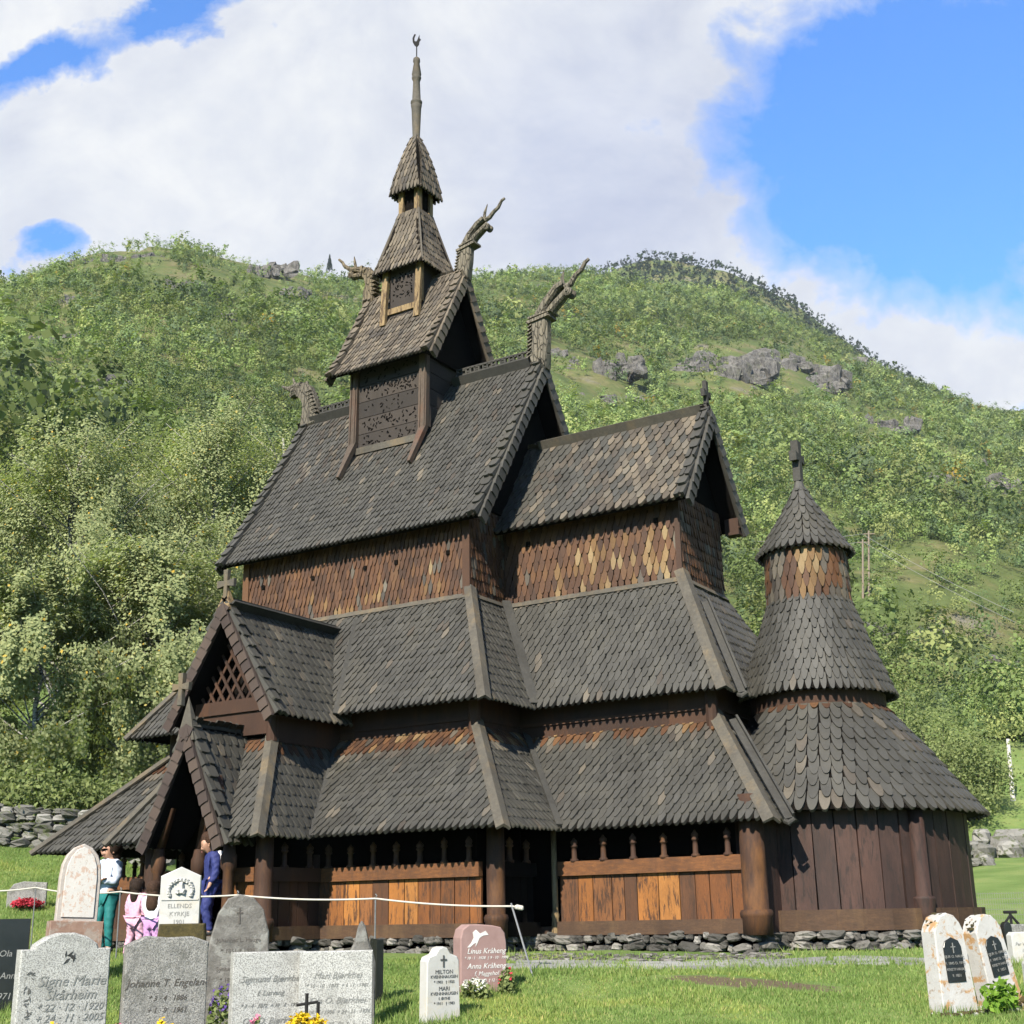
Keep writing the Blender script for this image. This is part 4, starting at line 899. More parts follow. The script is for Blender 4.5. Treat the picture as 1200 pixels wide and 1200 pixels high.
_v=wav(d_[idx],s_[idx],45)+.6*wav(s_[idx],d_[idx],14); tn=1.75*(1+.35*np.clip(_v,-1.2,1.2)[:,None])*np.where((tht[idx]<-.02)&(ri<190),.72,1.0)[:,None]*np.array([[1.0,1.0,1.0]])*pal[rng.integers(0,len(pal),len(idx))]*rng.uniform(.85,1.2,(len(idx),1))
yl=(rng.random(len(idx))<.010)&(ri>230); tn[yl]=(.28,.20,.035)
nq=np.clip((26000/ri).astype(int),58,260)
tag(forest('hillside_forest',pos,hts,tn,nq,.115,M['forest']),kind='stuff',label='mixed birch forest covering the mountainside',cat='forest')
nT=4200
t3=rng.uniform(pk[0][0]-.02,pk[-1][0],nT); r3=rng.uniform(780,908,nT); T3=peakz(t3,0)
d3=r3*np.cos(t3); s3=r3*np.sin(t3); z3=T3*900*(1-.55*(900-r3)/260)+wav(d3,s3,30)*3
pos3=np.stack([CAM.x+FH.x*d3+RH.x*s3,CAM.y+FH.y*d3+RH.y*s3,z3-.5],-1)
tn3=np.array([(.034,.052,.028)])*rng.uniform(.7,1.35,(nT,1))  # dark tint paints the cloud shadow over the far peak
tag(forest('mountain_forest',pos3,rng.uniform(5,8.5,nT),tn3,np.full(nT,34),.17,M['forest']),kind='stuff',label='forest on the farthest mountain top, coloured dark as under cloud shadow',cat='forest')
# ------------------------------------------------------------------ crags
PL={0:'above the spire side of the left hill'}
cl=['large grey crag in the middle of the right hillside','pale cliff band right of the large crag','jagged cliff at the right end of the crag row','dark notch of rock between two cliffs','broad rounded slab behind the nave dragon head','small slab left of the broad rounded slab','long bare slab near the left summit','grey slab on the ridge left of the spire','small rock face under the ridge slab left of spire','rock patch left of the bell tower','low crag above the birches on the left','grey crag at the left picture edge','small boulder face above the birch tops','bare slab high on the right slope','steep dark rock at the right picture edge','thin ledge on the right slope','broken rock below the utility poles','rock ledge low on the right heath','small outcrop on the open heath','flat ledge near the skyline beside the dragon','grey outcrop under the broad slab','small cliff right of the crag row','low rock left of the choir cross','long shelf of rock left of the birch tops on the far slope','rock shelf just under the left summit','small grey face on the left shoulder of the hill','grey face halfway down the right slope above the power lines']
for k,(ox,oy,ow,oh,_) in enumerate(OUT):
    p,d=onground(ox,oy); pp=d/FPX*1.05
    b=MB(); w=ow*pp*1.15; h=oh*pp*1.25
    ang=math.atan2(RH.y,RH.x)
    big=1.08 if ow>=30 else 1.02
    w*=big; h*=big
    nr=max(12,int(ow/1.6))
    for j in range(nr):
        f=rng.uniform(-1,1); g_=rng.uniform(-.9,.9)*(1-.55*abs(f))
        q=p+RH*(f*w)+V((0,0,g_*h*.85))+FH*(g_*h*1.0+rng.uniform(-.1,.3)*h)
        b.rock(q,rng.uniform(.16,.34)*h*1.1,(rng.uniform(.7,1.7),.6,rng.uniform(.6,1.7)),n=6,rot=Matrix.Rotation(ang+rng.uniform(-.6,.6),3,'Z')@Matrix.Rotation(rng.uniform(-.35,.1),3,'X')@Matrix.Rotation(rng.uniform(-.35,.35),3,'Y'),rough=.42)
    tag(b.build('rock_outcrop',M['rock']),cl[k],'rock','rock outcrops on the mountainside')
# ------------------------------------------------------------------ trees
def birch(p,H,W,label,n=26000,lean=(0,0),group='birches behind the churchyard wall',mat='birch',size=.15,seed=0,low=.12,bare=False):
    r=random.Random(seed); g=np.random.default_rng(seed)
    root=empty('birch_tree',p,label,'tree',group)
    P=V(p); tr=MB(); W*=1.06; top=P+V((lean[0],lean[1],H*.84))
    nst=10; pts=[P.lerp(top,i/nst)+V((math.sin(i*1.3+seed)*.12,math.cos(i*1.7+seed)*.12,0))*(1 if i else 0) for i in range(nst+1)]
    rb=H*.012; tr.tube(pts,[rb*(1-.88*i/nst)+.012 for i in range(nst+1)],9)
    Cs=[]
    nl=54
    for k in range(nl):
        f=low+.1+(.86-low)*k/nl; a=r.uniform(0,6.28); b=P.lerp(top,f)
        prof=math.sin(min(1,(f-low*.5)/.45)*math.pi/2)*(1-max(0,f-.5)*1.35)
        L=W*max(.18,prof)*r.uniform(.75,1.12)
        tip=b+V((math.cos(a)*L,math.sin(a)*L,L*r.uniform(.45,1.05)*(1.0+.25*f)))
        mid=b.lerp(tip,.55)+V((0,0,L*.12))
        if k%1==0: tr.tube([b,mid,tip],[rb*.42*(1-f*.7),rb*.22*(1-f*.6),.012],5,cap=False)
        # drooping strands
        ns=r.randint(9,13)
        for j in range(ns):
            t=r.uniform(.35,1.0); q=(b.lerp(mid,t/.55) if t<.55 else mid.lerp(tip,(t-.55)/.45))
            q=q+V((r.gauss(0,.28*W/3),r.gauss(0,.28*W/3),r.uniform(0,.35)))
            dl=r.uniform(.6,2.3)*H/13
            m=max(6,int(n/(nl*11)))
            tt=g.random(m)**.8
            c=np.array(q)[None]+np.stack([g.normal(0,.15,m)+tt*.15*math.cos(a),g.normal(0,.15,m)+tt*.15*math.sin(a),-tt*dl+g.normal(0,.06,m)],1)*np.array([H/11,H/11,1])
            Cs.append(c)
    C_=np.concatenate(Cs)
    gz=np.array([tzp(q) for q in C_[::50]]).min()
    C_=C_[C_[:,2]>P.z+.25]
    nm=C_-np.array([P.x,P.y,P.z+H*.45]); nm/=np.array([W,W,H*.55]); nm/=np.linalg.norm(nm,axis=1)[:,None]+1e-6
    t_=tr.build('trunk',M['bark'] ,root,True)
    leafobj('crown',C_,size*g.uniform(.6,1.25,len(C_)),M[mat],root,asp=.75,nrm=nm,flat=.68)
    return root
def pxtree(x,ytop,d,W,label,**k):
    p=gp(x,d); t=at(x,ytop,d); H=t.z-p.z; return birch(p-V((0,0,.15)),H,W,label,**k)
BT=[(45,462,47,4.3,'broad pale green birch at the left picture edge',1),(130,470,55,4.2,'slim birch behind the broad edge birch',2),(225,428,50,4.4,'tall weeping birch in the middle of the row',3),(315,420,52,3.7,'tall birch with white stem left of the nave dragon',4),(385,470,58,3.2,'birch mostly hidden behind the nave roof',5),(165,600,40,3.3,'low weeping birch in front of the middle birch',6),(20,640,38,2.9,'low bushy birch beside the stone wall',7),(265,600,43,2.6,'small birch between porch roof and tall birch',8),(-70,520,50,4,'birch cut off by the left picture edge',9)]
for x,yt,d,W,lb,sd in BT: pxtree(x,yt,d,W,lb,seed=sd,n=72000 if d<49 else 60000,size=.118,low=.03)
# light stems of the tall birch that show through the leaves
def bush(p,H,W,label,name='bush',cat='bush',group='bushes at the foot of the right slope',mat='bushleaf',n=3500,size=.16,seed=0):
    r=random.Random(seed);g=np.random.default_rng(seed+50); root=empty(name,p,label,cat,group); P=V(p)
    st=MB(); nb=14; bl=[]
    for k in range(nb):
        a=r.uniform(0,6.28); f=r.random(); q=P+V((math.cos(a)*W*r.uniform(.1,.75),math.sin(a)*W*r.uniform(.1,.75),H*r.uniform(.25,.92))); bl.append(q)
        st.tube([P+V((0,0,-.1)),P.lerp(q,.5)+V((0,0,H*.08)),q],[.05*H/4,.03*H/4,.01],5,cap=False)
    st.build('stem',M['darkbark'],root)
    B=np.array(bl); k=g.integers(0,nb,n); c=B[k]+g.normal(size=(n,3))*np.array([W*.24,W*.24,H*.12])
    c=c[c[:,2]>P.z+.05]; leafobj('foliage',c,size*g.uniform(.6,1.3,len(c)),M[mat],root); return root
BU=[(1070,800,84,3.4,'tall bright bush at the foot of the heath'),(1120,812,82,3.4,'rounded bush right of the tall bright bush'),(1160,868,80,3.0,'low bush left of the leaning pole'),(1105,868,78,3.2,'leafy bush just above the apse eave'),(1140,900,77,2.2,'dark little bush at the edge of the field'),(1040,805,70,2.6,'bush half hidden by the round tower'),(1205,860,98,2.6,'bush at the right picture edge'),(1010,830,60,2.2,'bush low behind the tower roof'),(1085,925,76,2.0,'small bush tucked behind the apse roof')]
for k,(x,yt,d,W,lb) in enumerate(BU):
    p=gp(x,d); H=at(x,yt,d).z-p.z; bush(p,H,W,lb,seed=k,n=4200,size=.2)
# undergrowth in the shade behind the dry stone wall
for k,(x,yt,d,W) in enumerate([(10,905,35,2.0),(60,915,36,2.2),(120,920,37,2.2),(175,925,36,1.8)]):
    p=gp(x,d); H=at(x,yt,d).z-p.z; bush(p,H,W,('low shrub at the far left behind the stone wall','low shrub second from left behind the stone wall','shrub under the birches left of the porch roof','shrub hidden behind the porch roof corner')[k],group='shrubs behind the stone wall',seed=20+k,n=3500,size=.13)
# spruce, lone pine
def conifer(p,H,W,label,seed,name='spruce_tree',n=1400):
    g=np.random.default_rng(seed); root=empty(name,p,label,'tree'); P=V(p)
    t=MB(); t.tube([P,P+V((0,0,H))],[.02*H,.004*H],6); t.build('trunk',M['darkbark'],root)
    f=g.random(n)**.8; lay=np.round(f*14)/14; a=g.random(n)*6.28; r_=W*(1-lay*.96)*np.sqrt(g.random(n)); c=np.stack([r_*np.cos(a),r_*np.sin(a),(.1+.9*lay)*H-r_*.35],1)+np.array(P); leafobj('crown',c,H*.07*g.uniform(.6,1.2,n),M['needle'],root)
p,d=onground(386,318); conifer(p,24/FPX*d,5/FPX*d,'lone dark pine standing on the skyline left of spire',3,'pine_tree')
for (x,y,h),lb in zip([(1070,800,40),(1128,810,34)],['small dark spruce low on the right slope','second dark spruce right of the small one']):
    p,d=onground(x,y); d=min(d,140); conifer(p,h/FPX*d,9/FPX*d,lb,int(x))
# ------------------------------------------------------------------ dry stone wall
sw=MB(); a=gp(-60,33); b=gp(190,33)
L=(b-a).length; dv=(b-a).normalized()
for row in range(5):
    x=random.uniform(-.2,0)
    while x<L:
        w=random.uniform(.22,.55); q=a.lerp(b,min(1,(x+w/2)/L)); q.z=tzp(q)+.1+row*.2*1.0+random.uniform(-.04,.04)
        sw.rock(q+FH*random.uniform(-.08,.08),w*.55,(1,.9,.5),rot=Matrix.Rotation(math.atan2(dv.y,dv.x)+random.uniform(-.3,.3),3,'Z')@Matrix.Rotation(random.uniform(-.25,.25),3,'Y'),rough=.25); x+=w*.95
tag(sw.build('stone_wall',M['drystone']),'mossy grey dry stone wall below the birches at left','wall')
# boulders on the right field
for k,(x,y,d,r_,lb) in enumerate([(1165,962,62,1.1,'pale boulder heap at the top of the field'),(1195,950,64,1.3,'big pale boulder at the right picture edge'),(1150,985,58,.5,'small boulder below the boulder heap')]):
    p=gp(x,d); b=MB()
    for j in range(5): b.rock(p+RH*random.uniform(-1.2,1.2)*r_+V((0,0,random.uniform(0,.6)*r_)),r_*random.uniform(.4,.8),(1,.8,.7),n=9,rot=Matrix.Rotation(random.random()*3,3,'Z'))
    tag(b.build('boulder',M['drystone']),lb,'rock','boulders at the top of the field')
# ------------------------------------------------------------------ path, soil
pm=MB(); x=585
while x<1110:
    w=random.uniform(34,75)
    for row in range(2):
        y0=15.75+row*.36-(x-585)*.0009; y1=y0+.33+random.uniform(-.03,.03); xa=x+random.uniform(-6,6)+row*18; xb=xa+w-2
        P=[]
        for xx,dd in((xa,y0),((xa+xb)/2,y0-.03),(xb,y0+random.uniform(-.03,.03)),(xb+random.uniform(-3,3),y1),((xa+xb)/2,y1+.03),(xa,y1)):
            g_=gp(xx,dd); P.append(g_+V((0,0,.02)))
        P+=[p-V((0,0,.06)) for p in P]; n=6
        pm.add(P,[tuple(range(n))]+[(i,i+n,(i+1)%n+n,(i+1)%n) for i in range(n)])
    x+=w
tag(pm.build('path',M['flag']),kind='structure')
def patch(pts,name,mat,dz=.012):
    b=MB(); P=[]
    for x,y in pts: q,_=onground(x,y); q.z=tzp(q)+dz; P.append(q)
    c=sum(P,V((0,0,0)))/len(P); c.z=tzp(c)+dz+.01
    n=len(P); b.add(P+[c],[(i,(i+1)%n,n) for i in range(n)]); return b
gv=MB()
for k in range(420):
    x=random.uniform(590,920); d=random.uniform(16.6,17.6)-(x-590)*.0012; q=gp(x,d); gv.rock(q+V((0,0,.0)),random.uniform(.015,.06),(1,1,.6),n=5)
tag(gv.build('gravel',M['found']),kind='stuff',label='loose stones along the foot of the church wall',cat='gravel')
# ------------------------------------------------------------------ grass
def grassblades(n,dlo,dhi,xlo,xhi,hl,hh,avoid=True):
    d=np.sqrt(rng.uniform(dlo**2,dhi**2,n)); a0=uT(xlo,1080)[0];a1=uT(xhi,1080)[0]; a=rng.uniform(a0,a1,n)
    s=d*np.tan(a); z=tz(d,s); X=CAM.x+FH.x*d+RH.x*s; Y=CAM.y+FH.y*d+RH.y*s
    ok=~((X>-3.9)&(X<7.3)&(Y>-3.5)&(np.abs(Y)<3.6)) 
    ok&=~((X>3.9)&(Y>-2.45)&(X<7.3)) & ~(np.hypot(X-7.38,Y)<1.95) & ~((X>-1.3)&(X<1.05)&(Y>-4.9))
    pth=(d>15.55)&(d<16.5)&(s>-.3); ok&=~(pth&(rng.random(n)<.8))
    grv=(d>16.45)&(s>-1.2)&(Y>-6); ok&=~(grv&(rng.random(n)<.72))
    A=gp(775,14.75);B=gp(975,13.9);ax=(B-A);L=ax.length;ax.normalize();C=(A+B)/2; dx=X-C.x;dy=Y-C.y; e=np.hypot((dx*ax.x+dy*ax.y)/(L*.56),(-dx*ax.y+dy*ax.x)/.36)+.35*wav(X,Y,.25); ok&=~((e<1.15)&(rng.random(n)<.93))
    X,Y,z=X[ok],Y[ok],z[ok]; m=len(X)
    h=rng.uniform(hl,hh,m)*(1+.5*wav(X,Y,.6)); w=rng.uniform(.004,.008,m)*1.3; an=rng.uniform(0,6.28,m); lx=rng.normal(0,.45,m)*h; ly=rng.normal(0,.45,m)*h
    b0=np.stack([X-np.cos(an)*w,Y-np.sin(an)*w,z-.01],1); b1=np.stack([X+np.cos(an)*w,Y+np.sin(an)*w,z-.01],1)
    m1=np.stack([X+lx*.4,Y+ly*.4,z+h*.6],1)
    t=np.stack([X+lx,Y+ly,z+h],1)
    P=np.stack([b0,b1,t],1).reshape(-1,3); return P
P=np.concatenate([grassblades(190000,11.6,17.5,-20,1220,.018,.05),grassblades(70000,17.5,34,-20,240,.03,.07),grassblades(30000,17.5,40,1080,1220,.03,.07),grassblades(5000,15.0,17.6,560,1100,.05,.11)])
tag(np_mesh('lawn_grass',P,np.arange(len(P)).reshape(-1,3),M['grass']),kind='stuff',label='mown churchyard lawn of short green grass',cat='grass')
# ------------------------------------------------------------------ gravestones
def text_mesh(body,size,mat,o,ux,uz,parent,shear=0,align='CENTER',name='inscription'):
    cu=bpy.data.curves.new('t','FONT'); cu.body=body; cu.size=size; cu.align_x=align; cu.align_y='CENTER'; cu.extrude=.0015; cu.shear=shear; cu.resolution_u=2; cu.space_line=1.15
    ob=bpy.data.objects.new('t',cu); COL.objects.link(ob); dg=bpy.context.evaluated_depsgraph_get(); me=bpy.data.meshes.new_from_object(ob.evaluated_get(dg)); bpy.data.objects.remove(ob); bpy.data.curves.remove(cu)
    ux=V(ux).normalized();uz=V(uz).normalized();n=ux.cross(uz).normalized(); Mx=Matrix((ux,uz,n)).transposed().to_4x4(); Mx.translation=V(o); me.transform(Mx); me.materials.clear(); me.materials.append(mat); me.name=name
    return link(bpy.data.objects.new(name,me),parent)
def arch(w,h,hs,n=10,pw=2.0):
    """rectangle w wide with an arched top from hs to h"""
    o=[(w/2,0),(w/2,hs)]
    for i in range(1,n): a=math.pi*i/n; o.append((w/2*math.cos(a),hs+(h-hs)*abs(math.sin(a))**(2/pw)))
    return o+[(-w/2,hs),(-w/2,0)]
class Stone:
    def __init__(s,name,xb,d,wpx,ytop,ang,t,outline,mat,label,tilt=0,lean=0,sink=.25,bev=.012,parts=(),yb=None):
        """xb column of base centre, d distance, ytop row of the top, ang facing (+ to the right of the camera)"""
        p=gp(xb,d); 
        if yb is not None: p.z=at(xb,yb,d).z
        s.p=p; h=at(xb,ytop,d).z-p.z; s.h=h; k=1/FPX*d/ray(xb,1080).dot(FH)*1.0
        s.w=wpx*d/FPX/1.0; a=R(ang)
        s.n=(-FH*math.cos(a)+RH*math.sin(a)); s.ux=V((-s.n.y,s.n.x,0)); 
        uz=V((0,0,1))
        q=Matrix.Rotation(R(lean),3,s.n)@Matrix.Rotation(R(tilt),3,s.ux); s.uz=q@uz; s.ux=q@s.ux; s.nn=s.ux.cross(s.uz)
        s.t=t; s.root=empty('gravestone',p,label,'gravestone','gravestones of the churchyard'); s.name=name
        o=[(x*s.w,z*h if z>0 else -sink) for x,z in outline]
        b=MB(); b.slab(o,t,p,s.ux,s.uz,bev); s.body=b.build('slab',mat,s.root)
    def pt(s,x,z,off=.004): return s.p+s.ux*(x*s.w)+s.uz*(z*s.h)+s.nn*(s.t/2+off)
    def text(s,body,x,z,size,mat,shear=0): return text_mesh(body,size,M[mat],s.pt(x,z,.002),s.ux,s.uz,s.root,shear)
def S(*a,**k): return Stone(*a,**k)
U=lambda n=9,hs=.8,pw=2:[(x,z) for x,z in arch(1,1,hs,n,pw)]
rect=[(.5,0),(.5,1),(-.5,1),(-.5,0)]
# left edge: polished black
g=S('s',2,13.6,62,1077,18,.12,rect,M['blackstone'],'polished black gravestone at the left picture edge',bev=.006)
for z,tx in((.62,'Ola'),(.38,'og Anna'),(.16,'1971')): g.text(tx,.12,z,.085,'letter_grey',.2)
# small grey stone with red flowers
g=S('s',29,25.5,42,1033,15,.14,[(.5,0),(.5,.95),(-.1,1),(-.35,.9),(-.5,.6),(-.5,0)],M['roughgranite'],'small wide grey gravestone with red flowers on left lawn')
# tall arch
g=S('s',88,15.5,45,989,28,.13,[(.5,0),(.5,.62),(.47,.76),(.38,.87),(.22,.955),(0,1),(-.22,.955),(-.38,.87),(-.47,.76),(-.5,.62),(-.5,0)],M['pinklichen'],'tall pointed arch gravestone blotched with pink and orange lichen',lean=-2,tilt=-2,yb=1094)
b=MB(); b.slab([(x*g.w*.78,z*g.h*.93+.04) for x,z in [(.5,.14),(.5,.62),(.46,.76),(.36,.87),(.2,.955),(0,.99),(-.2,.955),(-.36,.87),(-.46,.76),(-.5,.62),(-.5,.14)]],.02,g.p+g.nn*(g.t/2+.006),g.ux,g.uz,.006); b.build('white_panel',M['pinkpanel'],g.root)
b=MB(); b.slab([(x*g.w*1.28,z) for x,z in [(.5,-.6),(.5,.13),(-.5,.13),(-.5,-.6)]],.26,g.p,g.ux,g.uz,.012); b.build('plinth',M['brick'],g.root)
# Signe Marie
g=S('s',78,9.6,97,1093,30,.16,[(.5,0),(.5,.9),(.36,.9),(.34,.93),(.22,.975),(.08,1),(-.08,1),(-.22,.975),(-.34,.93),(-.36,.9),(-.5,.9),(-.5,0)],M['granite'],'large grey granite gravestone with arched middle and leaf engraving')
w_=g.w
for z,tx,sz in((.70,'Signe Marie',.098),(.615,'Skårheim',.092),(.54,'* 22 · 12 · 1920',.07),(.475,'+ 24 · 11 · 2005',.07),(.27,'Minnast i kjærleik',.082)): g.text(tx,.08,z,sz,'letter_grey',.3)
def sprig(st,x,z,sc,mat,n=7):
    b=MB()
    for k in range(n):
        a=random.uniform(0,6.28); q=st.pt(x+random.uniform(-.05,.05)*sc,z+random.uniform(-.03,.03)*sc,.003); u=st.ux*math.cos(a)+st.uz*math.sin(a); v=st.ux*-math.sin(a)+st.uz*math.cos(a); L=random.uniform(.014,.032)*sc
        b.add([q-u*L,q+v*L*.3,q+u*L*1.3,q-v*L*.3],[(0,3,2,1)])
        b.add([p for p in [q-u*L,q+v*L*.3,q+u*L*1.3,q-v*L*.3]],[(0,1,2,3)])
    return b.build('engraving',M[mat],st.root)
sprig(g,.04,.86,1.2,'letter_dark'); 
for x,z in((-.36,.74),(-.4,.66),(-.38,.58),(-.36,.5)): sprig(g,x,z,.7,'letter_grey',5)
# rough rectangle
g=S('s',197,9.9,89,1096,24,.15,[(.5,0),(.5,.95),(.3,.99),(0,.985),(-.25,1),(-.5,.94),(-.51,.5),(-.5,0)],M['roughgranite'],'rough lichen grey rectangular gravestone with worn inscription')
for z,tx,sz in((.68,'Johanne T. Engeland',.07),(.58,'* 3 · 4 · 1886',.05),(.5,'+ 1 · 9 · 1961',.05)): g.text(tx,.02,z,sz,'letter_brown',.3)
# white gabled with wreath
g=S('s',210,14.4,44,1016,10,.14,[(.5,0),(.5,.86),(0,1),(-.5,.86),(-.5,0)],M['marble'],'small white gabled gravestone carved with a wreath arch',yb=1093)
b=MB()
for k in range(15):
    a=math.pi*(k/14*1.3-.15); b.rock(g.pt(.3*math.cos(a),.64+.16*math.sin(a)*1.0,.01),.022,n=5)
b.rock(g.pt(0,.68,.01),.05,(.8,.4,1.2),n=6); b.rock(g.pt(-.06,.62,.01),.03,n=5); b.rock(g.pt(.07,.62,.01),.03,n=5); b.build('wreath_relief',M['marble'],g.root)
b=MB(); b.slab([(x*g.w,z*g.h) for x,z in[(.46,.49),(.46,.51),(-.46,.51),(-.46,.49)]],.012,g.p+g.nn*(g.t/2+.004),g.ux,g.uz,.003); b.build('moulding',M['marble'],g.root)
for z,tx in((.40,'ELLENDS'),(.28,'KYRKJE'),(.16,'1901')): g.text(tx,0,z,.062,'letter_grey')
b=MB(); b.slab([(x*g.w*1.1,z) for x,z in[(.6,-.6),(.62,-.05),(.6,.09),(-.42,.09),(-.46,-.05),(-.46,-.6)]],.3,g.p,g.ux,g.uz,.02); b.build('mossy_base',M['moss'],g.root)
# dark rough round stone
g=S('s',280,12.4,70,1048,14,.16,[(.5,0),(.49,.5),(.47,.72),(.38,.88),(.22,.97),(0,1),(-.18,.97),(-.33,.86),(-.43,.68),(-.49,.5),(-.5,0)],M['mottled'],'dark weathered round topped gravestone with whitish lichen rim')
for z,tx in((.66,'Johannes L. Hauge'),(.58,'* 1851 † 1929'),(.45,'Synneve L. Hauge'),(.37,'* 1860 † 1941')): g.text(tx,0,z,.052,'letter_brown')
b=MB(); b.bar(g.pt(0,.78,.004),g.pt(0,.9,.004),.012,.006,up=g.nn); b.bar(g.pt(-.05,.86,.004),g.pt(.05,.86,.004),.012,.006,up=g.nn); b.build('engraved_cross',M['letter_brown'],g.root)
# double book stone
rt_=empty('gravestone',gp(355,10.2),'wide pale double gravestone shaped like an open book','gravestone','gravestones of the churchyard')
for sx,ang,lines in((-1,22,[(.78,'Sigmund Bjørkhei',.062),(.67,'f. Lusvang',.05),(.57,'* 3 · 4 · 1872  + 19 · 6 · 1954',.036),(.45,'Ola O. Bjørkhei',.062),(.36,'* 6 · 11 · 1869  + 3 · 7 · 1944',.036)]),(1,8,[(.8,'Mari Bjørkhei',.062),(.72,'* 10 · 10 · 1875  + 6 · 1 · 1961',.036),(.6,'Ola O. Bjørkhei',.062),(.51,'* 29 · 5 · 1906  + 24 · 11 · 1974',.036),(.4,'Olina T. Skårheim',.062),(.31,'* 2 · 1 · 1910  + 30 · 5 · 1991',.036),(.17,'Kvil i fred',.055)])):
    xb=316 if sx<0 else 395
    g=Stone.__new__(Stone); p=gp(xb,10.15); g.p=p; g.h=at(xb,1115 if sx<0 else 1114,10.15).z-p.z; g.w=82*10.15/FPX*.98; a=R(ang); g.n=-FH*math.cos(a)+RH*math.sin(a); g.ux=V((-g.n.y,g.n.x,0)); g.uz=V((0,0,1)); g.nn=g.ux.cross(g.uz); g.t=.13; g.root=rt_
    b=MB(); b.slab([(x*g.w,z*g.h if z>0 else -.2) for x,z in rect],g.t,p,g.ux,g.uz,.01); b.build('page_slab',M['granite'],rt_)
    for z,tx,sz in lines: g.text(tx,.02,z,sz,'letter_grey',.35)
# small figure stone behind the book
g=S('s',424,12.6,31,1079,10,.12,[(.5,0),(.5,.6),(.42,.7),(.26,.8),(.13,.95),(0,1),(-.11,.96),(-.25,.8),(-.4,.72),(-.5,.6),(-.5,0)],M['mottled'],'small rough pointed grey gravestone behind the double gravestone',bev=.02)
g=S('s',442,13.6,9,1100,40,.12,rect,M['blackstone'],'narrow dark slab beside the rough pointed gravestone')
# white with cross
g=S('s',515,12.75,43,1109,32,.15,[(.5,0),(.47,.8),(.42,.86),(.22,.9),(.12,.98),(0,1),(-.12,.98),(-.22,.9),(-.42,.86),(-.47,.8),(-.5,0)],M['marble'],'white gravestone with small dark cross at the front lawn',lean=0)
b=MB(); b.bar(g.pt(0,.72,.004),g.pt(0,.88,.004),.014,.006,up=g.nn); b.bar(g.pt(-.09,.82,.004),g.pt(.09,.82,.004),.014,.006,up=g.nn); b.build('engraved_cross',M['letter_dark'],g.root)
for z,tx,sz in((.655,'MILTON',.05),(.59,'KVENNHAUGEN',.038),(.52,'* 1903   † 1925',.034),(.43,'MARI',.05),(.365,'KVENNHAUGEN',.038),(.30,'f. ØYNE',.034),(.235,'* 1911   † 1983',.034)): g.text(tx,.02,z,sz,'letter_dark')
# mauve
g=S('s',562,14.3,56,1083,26,.2,[(.5,0),(.5,.72),(.47,.86),(.38,.95),(.2,.98),(-.1,1),(-.32,1.0),(-.45,.93),(-.5,.8),(-.5,0)],M['mauve'],'mauve gravestone with white bird and white script')
for z,tx,sz in((.60,'Linus Kråheng',.075),(.5,'* 10 · 1 · 1928  † 9 · 10 · 1990',.04),(.38,'Anna Kråheng',.075),(.27,'f. Maggehol',.06),(.17,'* 13 · 11 · 1930  † 12 · 9 · 2004',.04)): g.text(tx,.05,z,sz,'letter_white',.3)
b=MB()
def flatpoly(b,st,pts,off=.004):
    P=[st.pt(x,z,off) for x,z in pts]; n=len(P); P+=[st.pt(x,z,-.002) for x,z in pts]; b.add(P,[tuple(range(n-1,-1,-1))]+[(i,(i+1)%n,(i+1)%n+n,i+n) for i in range(n)])
flatpoly(b,g,[(-.36,.66),(-.28,.72),(-.22,.8),(-.24,.88),(-.17,.92),(-.08,.86),(.04,.9),(.1,.84),(-.02,.83),(-.1,.79),(-.14,.72),(-.18,.67),(-.17,.73),(-.24,.7),(-.3,.66)]); b.build('bird_emblem',M['letter_white'],g.root)
